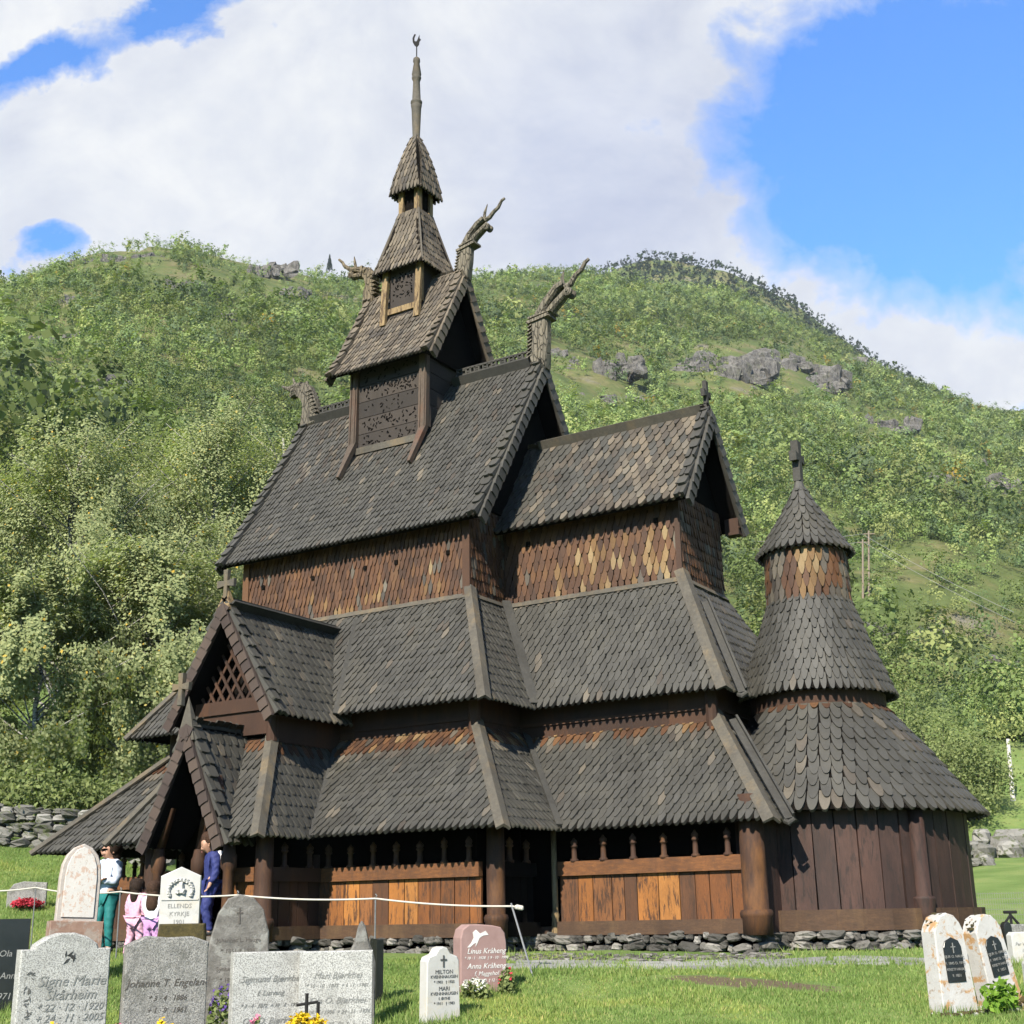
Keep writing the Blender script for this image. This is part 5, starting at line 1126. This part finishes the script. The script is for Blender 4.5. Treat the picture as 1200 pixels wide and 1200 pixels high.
# leaning pair on the right
for xb,yt,wp,d,an,ln,lb,sd in((1107,1070,50,12.7,22,1,'left leaning white obelisk gravestone orange with lichen',0),(1162,1070,46,13.0,24,9,'right leaning white obelisk gravestone with carved black plaque',1)):
    g=S('s',xb,d,wp,yt,an,.2,[(.5,0),(.40,.78),(.40,.82),(.33,.9),(.2,.97),(.0,1),(-.2,.97),(-.33,.89),(-.4,.82),(-.4,.78),(-.5,0)],M['lichenstone'],lb,lean=ln,tilt=-3,yb=1190 if sd==0 else 1178)
    b=MB(); b.slab([(x*g.w,z*g.h) for x,z in[(.24,.32),(.24,.66),(.18,.72),(0,.755),(-.18,.72),(-.24,.66),(-.24,.32)]],.015,g.p+g.nn*(g.t/2+.006),g.ux,g.uz,.003); pl=b.build('black_plaque',M['blackstone'],g.root)
    for z,tx in((.585,'SJUR O. HAUG'),(.52,'F. 1845 D. 1917'),(.46,'KRISTI HAUG'),(.40,'F. 1851')): text_mesh(tx,.034,M['letter_grey'],g.pt(0 if sd==0 else .03,z-.02,.018),g.ux,g.uz,g.root)
    b=MB(); b.bar(g.pt(0,.6,.018),g.pt(0,.7,.018),.008,.006,up=g.nn); b.bar(g.pt(-.06,.66,.018),g.pt(.06,.66,.018),.008,.006,up=g.nn)
    b.build('plaque_ornament',M['letter_grey'],g.root)
    if sd: sprig(g,-.13,.6,1.1,'letter_grey',9)
    b=MB(); b.slab([(x*g.w,z) for x,z in[(.72,-.35),(.7,-.02),(.55,.03),(-.55,.03),(-.7,-.02),(-.72,-.35)]],.36,g.p,g.ux,V((0,0,1)),.02); b.build('base',M['lichenstone'],g.root)
    b=MB()
    for k in range(26): b.rock(g.p+g.ux*random.uniform(-.66,.66)*g.w+g.n*random.uniform(.08,.19)+V((0,0,.02)),random.uniform(.02,.05),(1,1,.5),n=6)
    for k in range(16): f=random.uniform(-.38,.2); b.rock(g.p+g.ux*f*g.w+g.uz*(g.h*(1.0-abs(f)*.35))+g.nn*random.uniform(-.08,.08),random.uniform(.012,.03),(1,1,.5),n=6)
    b.build('moss',M['moss'],g.root)
# small ones far right
g=S('s',1178,16.6,10,1080,12,.1,U(),M['blackstone'],'small dark upright gravestone right of the leaning pair')
g=S('s',1196,15.6,34,1092,12,.12,[(.5,0),(.5,.95),(.2,1),(-.4,1),(-.5,.9),(-.5,0)],M['marble'],'low white gravestone at the right picture edge'); 
for z,tx in((.62,'Per Voldum'),(.42,'1888'),(.25,'1953')): g.text(tx,-.05,z,.05,'letter_grey',.2)
g=S('s',1185,18.0,26,1083,10,.12,rect,M['roughgranite'],'distant grey gravestone carrying an iron ornament')
b=MB(); q=g.p+V((0,0,g.h)); b.tube([q-g.ux*.1+V((0,0,.0)),q+V((0,0,.12)),q+g.ux*.1],.02,6); b.tube([q,q+V((0,0,.16))],.02,6); b.tube([q-g.ux*.09+V((0,0,.15)),q+g.ux*.09+V((0,0,.15))],.02,6); b.build('iron_ornament',M['iron'],g.root)
g=S('s',1212,12.4,36,1122,12,.13,U(9,.9),M['granite'],'pale gravestone cut by the right picture edge')
TV=[]
for o in list(COL.objects):
    if o.name.startswith('gravestone') and o.type=='EMPTY':
        L=o.location; m=260; a=rng.uniform(0,6.28,m); q=rng.uniform(.0,.09,m)
        nx=(-FH+RH*.4).normalized(); ux=V((-nx.y,nx.x,0)); u=rng.uniform(-.42,.42,m); w_=np.where(rng.random(m)<.7,.09+q,-.09-q)
        X=L.x+ux.x*u+nx.x*w_; Y=L.y+ux.y*u+nx.y*w_; q_=V((L.x-CAM.x,L.y-CAM.y,0)); d0,s0=(X-CAM.x)*FH.x+(Y-CAM.y)*FH.y,(X-CAM.x)*RH.x+(Y-CAM.y)*RH.y; z=tz(d0,s0)
        h=rng.uniform(.05,.13,m); an=rng.uniform(0,6.28,m); lx=rng.normal(0,.35,m)*h; ly=rng.normal(0,.35,m)*h
        TV.append(np.stack([np.stack([X-np.cos(an)*.006,Y-np.sin(an)*.006,z-.02],1),np.stack([X+np.cos(an)*.006,Y+np.sin(an)*.006,z-.02],1),np.stack([X+lx,Y+ly,z+h],1)],1).reshape(-1,3))
TV=np.concatenate(TV); tag(np_mesh('grass_tufts',TV,np.arange(len(TV)).reshape(-1,3),M['grass']),kind='stuff',label='longer grass tufts along the feet of the gravestones',cat='grass')
# ------------------------------------------------------------------ flowers and plants
def flowers(x,y,d,wpx,h,mat,label,n=160,name='flower_clump',ps=.03,leafy=True,group=None,nleaf=260,yb=None):
    p=gp(x,d)
    if yb: p.z=at(x,yb,d).z
    root=empty(name,p,label,'flowers',group); W=wpx*d/FPX/2; g=np.random.default_rng(int(x*7+y))
    top=at(x,y,d).z-p.z
    a=g.random(n)*6.28; rr_=np.sqrt(g.random(n)); c=np.stack([p.x+W*rr_*np.cos(a),p.y+W*rr_*np.sin(a)*.8,p.z+top*(1-.45*rr_**2)*g.uniform(.8,1.03,n)],1)
    C5=np.repeat(c,6,0)+g.normal(size=(n*6,3))*ps*.35
    up=np.tile(np.array([[0,-.2,1.0]]),(len(C5),1)); leafobj('blossoms',C5,ps*g.uniform(.7,1.2,len(C5)),M[mat],root,nrm=up,flat=.5)
    if leafy:
        a=g.random(nleaf)*6.28; rr_=np.sqrt(g.random(nleaf)); c=np.stack([p.x+W*1.08*rr_*np.cos(a),p.y+W*rr_*np.sin(a)*.85,p.z+top*g.random(nleaf)*(1-.4*rr_)],1); leafobj('leaves',c,.06*g.uniform(.6,1.2,nleaf),M['bushleaf'],root)
    return root
flowers(362,1188,9.7,78,.3,'yellowpetal','bright yellow flower mound in front of the double gravestone',320,ps=.035)
flowers(200,1197,9.4,60,.2,'yellowpetal','yellow flowers in front of the rough grey gravestone',120,ps=.035)
flowers(70,1196,9.2,50,.2,'yellowpetal','yellow flowers in front of the leaf engraved gravestone',40,ps=.035)
flowers(305,1190,9.5,40,.2,'pinkpetal','pink flowers left of the yellow mound',26,ps=.03)
flowers(146,1192,9.6,24,.2,'pinkpetal','pink flowers between the two front left gravestones',22,ps=.03)
flowers(265,1148,12.0,30,.25,'purplepetal','purple flowers beside the dark round gravestone',24,ps=.03)
flowers(29,1054,25.2,38,.2,'redpetal','row of red flowers on the small left gravestone',170,ps=.06,leafy=False)
flowers(556,1146,13.9,34,.15,'whitepetal','white flowers at the foot of the mauve gravestone',36,ps=.035)
flowers(592,1132,14.1,18,.25,'redpetal','rose plant with one red bloom beside mauve gravestone',7,ps=.035,nleaf=200)
p=gp(1160,12.55); r_=bush(p,.27,.17,'bright green leafy plant between the leaning gravestones','plant','plant',None,'limeleaf',330,.07,77)
# iron grave cross in the yellow flowers
rt_=empty('iron_cross',gp(362,9.75),'thin iron grave marker standing in the yellow flowers','grave marker'); b=MB(); q=gp(362,9.75); zt=at(360,1164,9.75).z; zb=at(360,1176,9.75).z
b.tube([q,V((q.x,q.y,zt))],.012,8); b.tube([V((q.x,q.y,zb-.01))-RH*.07,V((q.x,q.y,zb+.01))+RH*.08],.01,8); b.tube([V((q.x,q.y,zb+.01))+RH*.08,V((q.x,q.y,zb-.1))+RH*.08],.012,8); b.build('cross_bars',M['iron'],rt_)
# ------------------------------------------------------------------ rope barrier
RP=[(-30,1044,21.0),(42,1040,20.3),(141,1045,18.0),(278,1049,16.6),(440,1053,15.9),(600,1062,15.4)]
pts=[at(*q) for q in RP]
lb=['thin rope post on the left lawn','thin rope post beside the woman','thin rope post behind the dark round gravestone','thin rope post before the orange wall planks']
for k in range(1,5):
    t=pts[k]; g_=t.copy(); g_.z=tzp(t); b=MB(); b.tube([g_-V((0,0,.1)),t+V((0,0,.015))],.009,7); b.tube([t+V((0,0,0)),t+V((.02,0,.03)),t+V((0,0,.05))],.008,6)
    tag(b.build('rope_post',M['steel']),lb[k-1],'post','rope barrier posts')
e=at(600,1062,15.4); f_=at(626,1139,15.1); f_.z=tzp(f_)-.05; b=MB(); b.tube([f_,e+(e-f_)*.04],.011,7); tag(b.build('rope_post',M['steel']),'leaning end post of the rope barrier by the nave corner','post','rope barrier posts')
b=MB(); rp=[]
for a,c in zip(pts,pts[1:]):
    L=(c-a).length
    for i in range(14):
        f=i/14; q=a.lerp(c,f); q.z-=.016*L*4*f*(1-f)*1.0; rp.append(q)
rp.append(pts[-1]); rp.append(at(606,1063,15.38)); b.tube(rp,.0105,8)
for k in range(3): b.rock(at(606+k*2.5,1063+k*.5,15.38),.028,n=6)
tag(b.build('rope',M['rope'],None,True),'slack white rope strung along the churchyard posts','rope')
# ------------------------------------------------------------------ fence and poles on the right
a=gp(1120,36);c=gp(1290,33.5); fr=empty('wire_fence',a,'wire mesh fence with pale posts at the right','fence')
for k in range(8):
    q=a.lerp(c,k/7); q.z=tzp(q); b=MB(); b.bar(q,q+V((0,0,.85)),.09,.09); b.build('post',M['whitepost'],fr)
b=MB()
for j in range(6):
    P=[]
    for k in range(15): q=a.lerp(c,k/14); q.z=tzp(q)+.1+j*.13; P.append(q)
    b.tube(P,.006,4)
for k in range(60): q=a.lerp(c,k/59); q.z=tzp(q); b.tube([q+V((0,0,.05)),q+V((0,0,.78))],.004,4)
b.build('wire_mesh',M['steel'],fr)
def pole(x,yb,yt,d,label,lean=0):
    p=gp(x,d) if yb is None else onground(x,yb)[0]
    dd=(p-CAM).dot(FH); t=at(x+lean,yt,dd); r=empty('utility_pole',p,label,'pole','utility poles on the slope'); b=MB(); b.tube([p-V((0,0,.3)),t],[.16,.11],8); b.build('pole_shaft',M['whitepost' if lean else 'polewood'],r)
    if not lean: b=MB(); b.bar(t-RH*.7-V((0,0,.4)),t+RH*.7-V((0,0,.4)),.1,.1); b.build('crossarm',M['polewood'],r)
    return t
t1=pole(1011,704,632,0,'pale wooden utility pole right of the round tower'); t2=pole(1018,702,622,0,'dark utility pole close behind the pale one')
t3=pole(1187,940,866,0,'leaning white pole at the right edge above the field',-6)
b=MB(); q0=at(860,640,(t1-CAM).dot(FH)); q1=at(1210,735,(t1-CAM).dot(FH)*.8)
for dz in(-.3,.7):
    P=[]
    for A,B in((q0,t1),(t1,q1)):
        for k in range(12): f=k/12; q=A.lerp(B,f); q.z-=1.6*f*(1-f)-dz; P.append(q)
    b.tube(P,.024,4)
tag(b.build('power_line',M['wire']),'thin power lines crossing the slope behind round tower','power line')
# ------------------------------------------------------------------ people
def skin(vs,es,rs,sub=2,root=0):
    me=bpy.data.meshes.new('t'); me.from_pydata([tuple(v) for v in vs],es,[]); ob=bpy.data.objects.new('t',me); COL.objects.link(ob); ob.modifiers.new('s','SKIN')
    sv=me.skin_vertices[0].data
    for i,r in enumerate(rs): sv[i].radius=(r,r) if not hasattr(r,'__len__') else r; sv[i].use_root=(i==root)
    s=ob.modifiers.new('d','SUBSURF'); s.levels=s.render_levels=sub
    dg=bpy.context.evaluated_depsgraph_get(); m2=bpy.data.meshes.new_from_object(ob.evaluated_get(dg)); bpy.data.objects.remove(ob); bpy.data.meshes.remove(me); return m2
def person(p,yaw,H,J,label,cloth,hair,hairlen=.3,curly=False,hk=1.2,bk=1.0):
    """J: joints in metres for a 1.6 m figure, x right of the figure, y forward, z up"""
    k=H/1.6; root=empty('person',p,label,'person'); Mx=Matrix.Translation(V(p))@Matrix.Rotation(yaw,4,'Z')@Matrix.Scale(k,4)
    names=list(J); ix={n:i for i,n in enumerate(names)}
    rad=dict(pel=.115,waist=.10,chest=(.135),neck=.048,head0=.075*hk,head1=.094*hk,head2=.08*hk,shL=.065,shR=.065,elL=.042,elR=.042,wrL=.03,wrR=.03,haL=.034,haR=.034,hipL=.09,hipR=.09,knL=.062,knR=.062,anL=.04,anR=.04,toL=.034,toR=.034,nose=.016)
    ed=[('pel','waist'),('waist','chest'),('chest','neck'),('neck','head0'),('head0','head1'),('head1','head2'),('chest','shL'),('shL','elL'),('elL','wrL'),('wrL','haL'),('chest','shR'),('shR','elR'),('elR','wrR'),('wrR','haR'),('pel','hipL'),('hipL','knL'),('knL','anL'),('anL','toL'),('pel','hipR'),('hipR','knR'),('knR','anR'),('anR','toR'),('head0','nose')]
    h0=V(J['head0']);h1=V(J['head1']); fw=V(J.get('face',(0,1,0))).normalized(); J=dict(J); J.pop('face',None)
    J['nose']=tuple(h0*.45+h1*.55+fw*.10*hk)
    names=list(J); ix={n:i for i,n in enumerate(names)}
    rad={n:(r if n.startswith('head') or n=='nose' else r*bk) for n,r in rad.items()}; vs=[V(J[n]) for n in names]; es=[(ix[a],ix[b]) for a,b in ed]; rs=[rad[n] for n in names]
    # fingers
    for s in 'LR':
        w=V(J['wr'+s]);h=V(J['ha'+s]); d=(h-w).normalized(); sd=d.cross(V((0,0,1))) if abs(d.z)<.9 else d.cross(V((0,1,0))); sd.normalize(); nn=sd.cross(d)
        for j in range(5):
            o=(j-2)*.014; L=(.03,.058,.066,.06,.045)[j]; base=h+sd*o*.9+d*.012
            if j==0: base=h+sd*o*1.2-d*.01
            b_=len(vs); vs+=[base,base+d*L*.6+nn*.006+sd*(o*.4 if j else -.02),base+d*L+nn*.022+sd*(o*.5 if j else -.028)]; rs+=[.0095,.0085,.007]; es+=[(ix['ha'+s],b_),(b_,b_+1),(b_+1,b_+2)]
    def add(name,me,mat,fold=0):
        if fold:
            n_=len(me.vertices); c_=np.empty(n_*3,np.float32); me.vertices.foreach_get('co',c_); c_=c_.reshape(-1,3); nn_=np.empty(n_*3,np.float32); me.vertices.foreach_get('normal',nn_); nn_=nn_.reshape(-1,3)
            a_=np.sin(c_[:,2]*62+c_[:,0]*38+np.sin(c_[:,1]*40)*1.5)*.5+np.sin(c_[:,2]*31-c_[:,0]*55+2)*.5; c_=c_+nn_*(a_*fold)[:,None]; me.vertices.foreach_set('co',c_.ravel()); me.update()
        me.transform(Mx); me.name=name; me.materials.clear(); me.materials.append(mat); me.polygons.foreach_set('use_smooth',np.ones(len(me.polygons),dtype=bool)); return link(bpy.data.objects.new(name,me),root)
    add('body',skin(vs,es,rs,2,ix['pel']),M['skin'])
    for name,keys,extra,mat in cloth:
        ks=[n for n in keys if n in ix]; kk={n:i for i,n in enumerate(ks)}; ee=[(kk[a],kk[b]) for a,b in ed if a in kk and b in kk]
        add(name,skin([V(J[n]) for n in ks],ee,[rad[n]+extra for n in ks],3,0),M[mat],.009 if extra>.015 else .004)
    # hair: cap and length
    up=(V(J['head2'])-h0).normalized(); bk=-fw
    hv=[h1+bk*.03+up*.05,h1+bk*.065,h0+bk*.08]; hr=[.088,.092,.075]
    if hairlen>0: hv+=[h0+bk*.09-V((0,0,hairlen*.45)),h0+bk*.10-V((0,0,hairlen))]; hr+=[.075 if not curly else .1,.045 if not curly else .085]
    else: hv=[h1+bk*.02+up*.045,h1+bk*.05+up*.02,h1+bk*.06-up*.03]; hr=[.079,.079,.072]
    hr=[r*hk*1.26 for r in hr]
    cap=MB(); hc=h1*.85+h0*.15+bk*(.04 if hairlen>0 else .03)*hk+up*(.03 if hairlen>0 else .045)*hk; cap.rock(Mx@hc,(.114 if hairlen>0 else .1)*hk*k,(.96,1.0,1.0),n=14,rough=.07); cap_o=cap.build('hair',M[hair],root,True)
    if hairlen>0: add('hair_length',skin(hv,[(i,i+1) for i in range(len(hv)-1)],hr,2,0),M[hair])
    sd=fw.cross(up).normalized(); b=MB(); c=h0*.5+h1*.5
    for s_ in(-1,1): b.rock(Mx@(c+fw*.083*hk+sd*s_*.032*hk+up*.016),.0045*k*hk,n=6)
    b.build('eyes',M['eye'],root); b=MB(); b.rock(Mx@(c+fw*.082*hk-up*.045*hk),.022*k,(1,.5,.35),n=6,rot=Matrix.Rotation(yaw,3,'Z')); b.build('mouth',M['lip'],root)
    b=MB()
    for s_ in(-1,1): b.rock(Mx@(c+sd*s_*.086*hk),.026*k,(.5,.7,1.1),n=6)
    b.build('ears',M['skin'],root)
    b=MB()
    for s_ in 'LR':
        a=V(J['an'+s_]);t=V(J['to'+s_]); b.tube([Mx@(a-(t-a)*.35-V((0,0,.02))),Mx@(a.lerp(t,.5)),Mx@(t+(t-a)*.35)],[.04*k,.045*k,.03*k],8)
    b.build('shoes',M['shoe'],root); return root
B0=dict(pel=(0,0,.86),waist=(0,.0,1.0),chest=(0,0,1.2),neck=(0,.0,1.34),head0=(0,.02,1.42),head1=(0,.02,1.5),head2=(0,.01,1.555),shL=(-.17,0,1.27),shR=(.17,0,1.27),elL=(-.22,-.02,1.02),elR=(.22,-.02,1.02),wrL=(-.22,.08,.82),wrR=(.22,.08,.82),haL=(-.22,.11,.76),haR=(.22,.11,.76),hipL=(-.09,0,.8),hipR=(.09,0,.8),knL=(-.1,.03,.45),knR=(.1,.03,.45),anL=(-.1,0,.08),anR=(.1,0,.08),toL=(-.1,.15,.04),toR=(.1,.15,.04))
def J(**k): d=dict(B0); d.update(k); return d
def yawto(dx): # facing so that forward points to dx*RH + dy*FH
    v=RH*dx[0]+FH*dx[1]; return math.atan2(v.y,v.x)-math.pi/2
SWT=('waist','chest','neck','shL','elL','wrL','shR','elR','wrR','pel'); LEG=('pel','hipL','knL','anL','hipR','knR','anR')
p=gp(124,20.2); hw=at(122,991,20.2).z-p.z
person(p,yawto((-.55,-.85)),hw*1.03,J(elL=(-.24,.06,1.02),elR=(.24,.06,1.02),wrL=(.02,.2,1.08),wrR=(-.02,.22,1.04),haL=(.09,.19,1.1),haR=(-.09,.2,1.05),chest=(0,.03,1.2),knR=(.08,.1,.46),anR=(.06,-.02,.08),toR=(.06,.12,.04),face=(.1,1,-.15)),'woman in pale blue sweater and teal leggings by tall gravestone',[('sweater',SWT,.022,'sweater'),('leggings',LEG,.008,'teal')],'hair',.16,bk=1.08)
p=gp(160,19.0); hw=at(160,1034,19.0).z-p.z
person(p,yawto((.35,.9)),hw*1.0,J(elR=(.25,-.05,1.0),wrR=(.2,.05,.82),haR=(.17,.08,.78),knL=(-.16,.05,.45),anL=(-.24,.0,.08),toL=(-.26,.14,.04),face=(.3,1,-.1)),'small child in pink top and trousers, straight dark hair',[('top',SWT,.035,'pink'),('trousers',LEG,.02,'pink')],'hair',.3,hk=1.38,bk=1.35)
p=gp(179,18.4); hw=at(178,1040,18.4).z-p.z
person(p,yawto((.1,1)),hw*1.04,J(elL=(-.2,.1,1.02),elR=(.2,.1,1.02),wrL=(-.1,.22,.95),wrR=(.1,.22,.95),haL=(-.06,.26,.95),haR=(.06,.26,.95),face=(0,1,-.1)),'small child with long curly brown hair and lilac trousers',[('top',SWT,.035,'whitecloth'),('trousers',LEG,.022,'lilac')],'hair2',.45,True,hk=1.38,bk=1.35)
p=V(at(246,1078,18.9)); p.z=-.16
q=at(246,982,18.9).z+.16
person(p,yawto((-.95,-.45)),q*1.02,J(neck=(0,.05,1.34),head0=(0,.09,1.41),head1=(0,.1,1.49),head2=(0,.09,1.55),knL=(-.1,.12,.46),anL=(-.1,.02,.08),toL=(-.1,.17,.04),face=(0,1,-.55)),'boy in navy tracksuit with white shoulders stepping out of porch',[('jacket',SWT,.022,'navy'),('trousers',LEG,.02,'navy')],'hair2',0,hk=1.3,bk=1.08)
_b=[o for o in COL.objects if o.name.startswith('person')][-1]; b=MB(); f0=q*1.02/1.6; Y_=yawto((-.95,-.45)); b.rock(p+Matrix.Rotation(Y_,3,'Z')@V((-.13,-.085,1.23))*f0,.12*f0,(.8,.55,1.1),n=9,rough=.05); b.build('shoulder_panel',M['whitecloth'],_b,True)
# ================================================================== CAMERA, LIGHT, SKY
cd=bpy.data.cameras.new('camera'); co=bpy.data.objects.new('camera',cd); COL.objects.link(co)
Mc=Matrix((CR,CU,-CD)).transposed().to_4x4(); Mc.translation=CAM; co.matrix_world=Mc
cd.sensor_width=36; cd.lens=36*FPX/1200; cd.clip_end=6000; cd.clip_start=.05; sc.camera=co
EL=R(36); az=R(10)   # east of south
sd=V((math.sin(az)*math.cos(EL),-math.cos(az)*math.cos(EL),math.sin(EL)))
sl=bpy.data.lights.new('sun','SUN'); sl.energy=5.0; sl.angle=R(.5); sl.color=(1,.925,.79); so=bpy.data.objects.new('sun',sl); COL.objects.link(so); so.rotation_euler=sd.to_track_quat('Z','Y').to_euler(); so.location=(0,-30,40)
w=bpy.data.worlds.new('World'); sc.world=w; w.use_nodes=True; nt=w.node_tree; nt.nodes.clear()
class WN(NT):
    def __init__(s,t): s.t=t
n=WN(nt); out=n.n('OutputWorld'); bg=n.n('Background'); nt.links.new(bg.outputs[0],out.inputs[0]); bg.inputs[1].default_value=.086
sk=n.n('TexSky'); sk.sky_type='NISHITA'; sk.sun_disc=False; sk.sun_elevation=EL; sk.sun_rotation=math.atan2(sd.x,sd.y); sk.air_density=1.0; sk.dust_density=.3; sk.ozone_density=2.0
tc=n.n('TexCoord'); D0=tc.outputs['Generated']
def dot(v):
    nd=n.n('VectorMath'); nd.operation='DOT_PRODUCT'; n.set(nd.inputs[0],D0); nd.inputs[1].default_value=tuple(v); return nd.outputs['Value']
# azimuth/elevation of a sky direction about the heading of the valley
f_=n.math('MAXIMUM',dot(FH),.05); A_=n.math('DIVIDE',dot(RH),f_); E_=n.math('DIVIDE',dot((0,0,1)),f_)
cx=n.n('CombineXYZ'); n.set(cx.inputs[0],A_); n.set(cx.inputs[1],E_)
n1=n.noise(4.2,cx.outputs[0],9,.6,.4); n2=n.noise(17,cx.outputs[0],8,.62,.3); n3=n.noise(3.2,D0,8,.6,.3)
wx=n.math('ADD',n.math('MULTIPLY',n.math('SUBTRACT',n.noise(11,cx.outputs[0],7,.6,.2),.5),.16),n.math('MULTIPLY',n.math('SUBTRACT',n.noise(5,cx.outputs[0],4,.5,0),.5),.12))
mp2=n.n('Mapping'); n.set(mp2.inputs[0],cx.outputs[0]); mp2.inputs['Location'].default_value=(7.3,2.1,4.4)
wy=n.math('ADD',n.math('MULTIPLY',n.math('SUBTRACT',n.noise(11,mp2.outputs[0],7,.6,.2),.5),.14),n.math('MULTIPLY',n.math('SUBTRACT',n.noise(5,mp2.outputs[0],4,.5,0),.5),.1))
A_=n.math('ADD',A_,wx); E_=n.math('ADD',E_,wy)
def AE(x,y):
    r=ray(x,y); k=r.dot(FH); return r.dot(RH)/k, r.z/k
def blob(x,y,rx,ry,ang=0):
    a,e=AE(x,y); a1,_=AE(x+rx,y); _,e1=AE(x,y-ry); sx=abs(a1-a);sy=abs(e1-e)
    du=n.math('SUBTRACT',A_,a);dv=n.math('SUBTRACT',E_,e); c,s=math.cos(ang),math.sin(ang)
    u=n.math('ADD',n.math('MULTIPLY',du,c),n.math('MULTIPLY',dv,s)); v=n.math('SUBTRACT',n.math('MULTIPLY',dv,c),n.math('MULTIPLY',du,s))
    q=n.math('ADD',n.math('POWER',n.math('ABSOLUTE',n.math('DIVIDE',u,sx)),2.0),n.math('POWER',n.math('ABSOLUTE',n.math('DIVIDE',v,sy)),2.0))
    return n.math('SUBTRACT',1.0,n.math('SQRT',q))     # 1 centre, 0 rim, negative outside
bl=[blob(1125,170,310,175,-.12),blob(1330,140,330,240,-.15),n.math('MULTIPLY',blob(70,72,105,32,.45),.5),n.math('MULTIPLY',blob(38,308,46,28,.2),.5),n.math('MULTIPLY',blob(215,2,70,26,0),.5)]
m=bl[0]
for b_ in bl[1:]: m=n.math('MAXIMUM',m,b_)
m=n.math('ADD',m,n.math('MULTIPLY',n.math('SUBTRACT',n1,.5),.9)); m=n.math('ADD',m,n.math('MULTIPLY',n.math('SUBTRACT',n2,.5),.7))
blue=n.ramp(n.math('ADD',m,.5),[(.34,(0,0,0)),(.50,(.55,.55,.55)),(.74,(1,1,1))])
# away from the valley: scattered cloud
back=n.ramp(n3,[(.40,(0,0,0)),(.52,(1,1,1))])
isf=n.ramp(dot(FH),[(.05,(0,0,0)),(.2,(1,1,1))])
blue=n.mix(isf,back,blue)
shade=n.ramp(n.math('ADD',n.math('MULTIPLY',n1,.8),n.math('MULTIPLY',n2,.2)),[(.36,(2.55,2.72,3.2)),(.5,(3.15,3.28,3.56)),(.62,(3.75,3.8,3.86))])
g1=n.ramp(blob(690,200,230,260,.3),[(.1,(1,1,1)),(.75,(.80,.83,.93))]); shade=n.mix(1.0,shade,g1,'MULTIPLY')
skc=n.mix(1.0,sk.outputs[0],(.52,.92,1.38,1),'MULTIPLY')
n.set(bg.inputs[0],n.mix(blue,shade,skc))
cy=sc.cycles; cy.max_bounces=5; cy.diffuse_bounces=2; cy.glossy_bounces=2; cy.transmission_bounces=3; cy.transparent_max_bounces=4; cy.caustics_reflective=False; cy.caustics_refractive=False
sc.view_settings.view_transform='Standard'; sc.view_settings.look='None'; sc.view_settings.exposure=1.5; sc.view_settings.gamma=1

hb=MB(); hb.box((CAM.x+FH.x*300,CAM.y+FH.y*300,238),(800,800,242)); hz=hb.build('haze',bpy.data.materials.new('haze_air')); m=hz.data.materials[0]; m.use_nodes=True; t=m.node_tree; t.nodes.clear(); o_=t.nodes.new('ShaderNodeOutputMaterial'); v_=t.nodes.new('ShaderNodeVolumePrincipled'); v_.inputs['Color'].default_value=(.75,.85,1,1); v_.inputs['Density'].default_value=.00007; t.links.new(v_.outputs[0],o_.inputs['Volume']); tag(hz,kind='stuff')
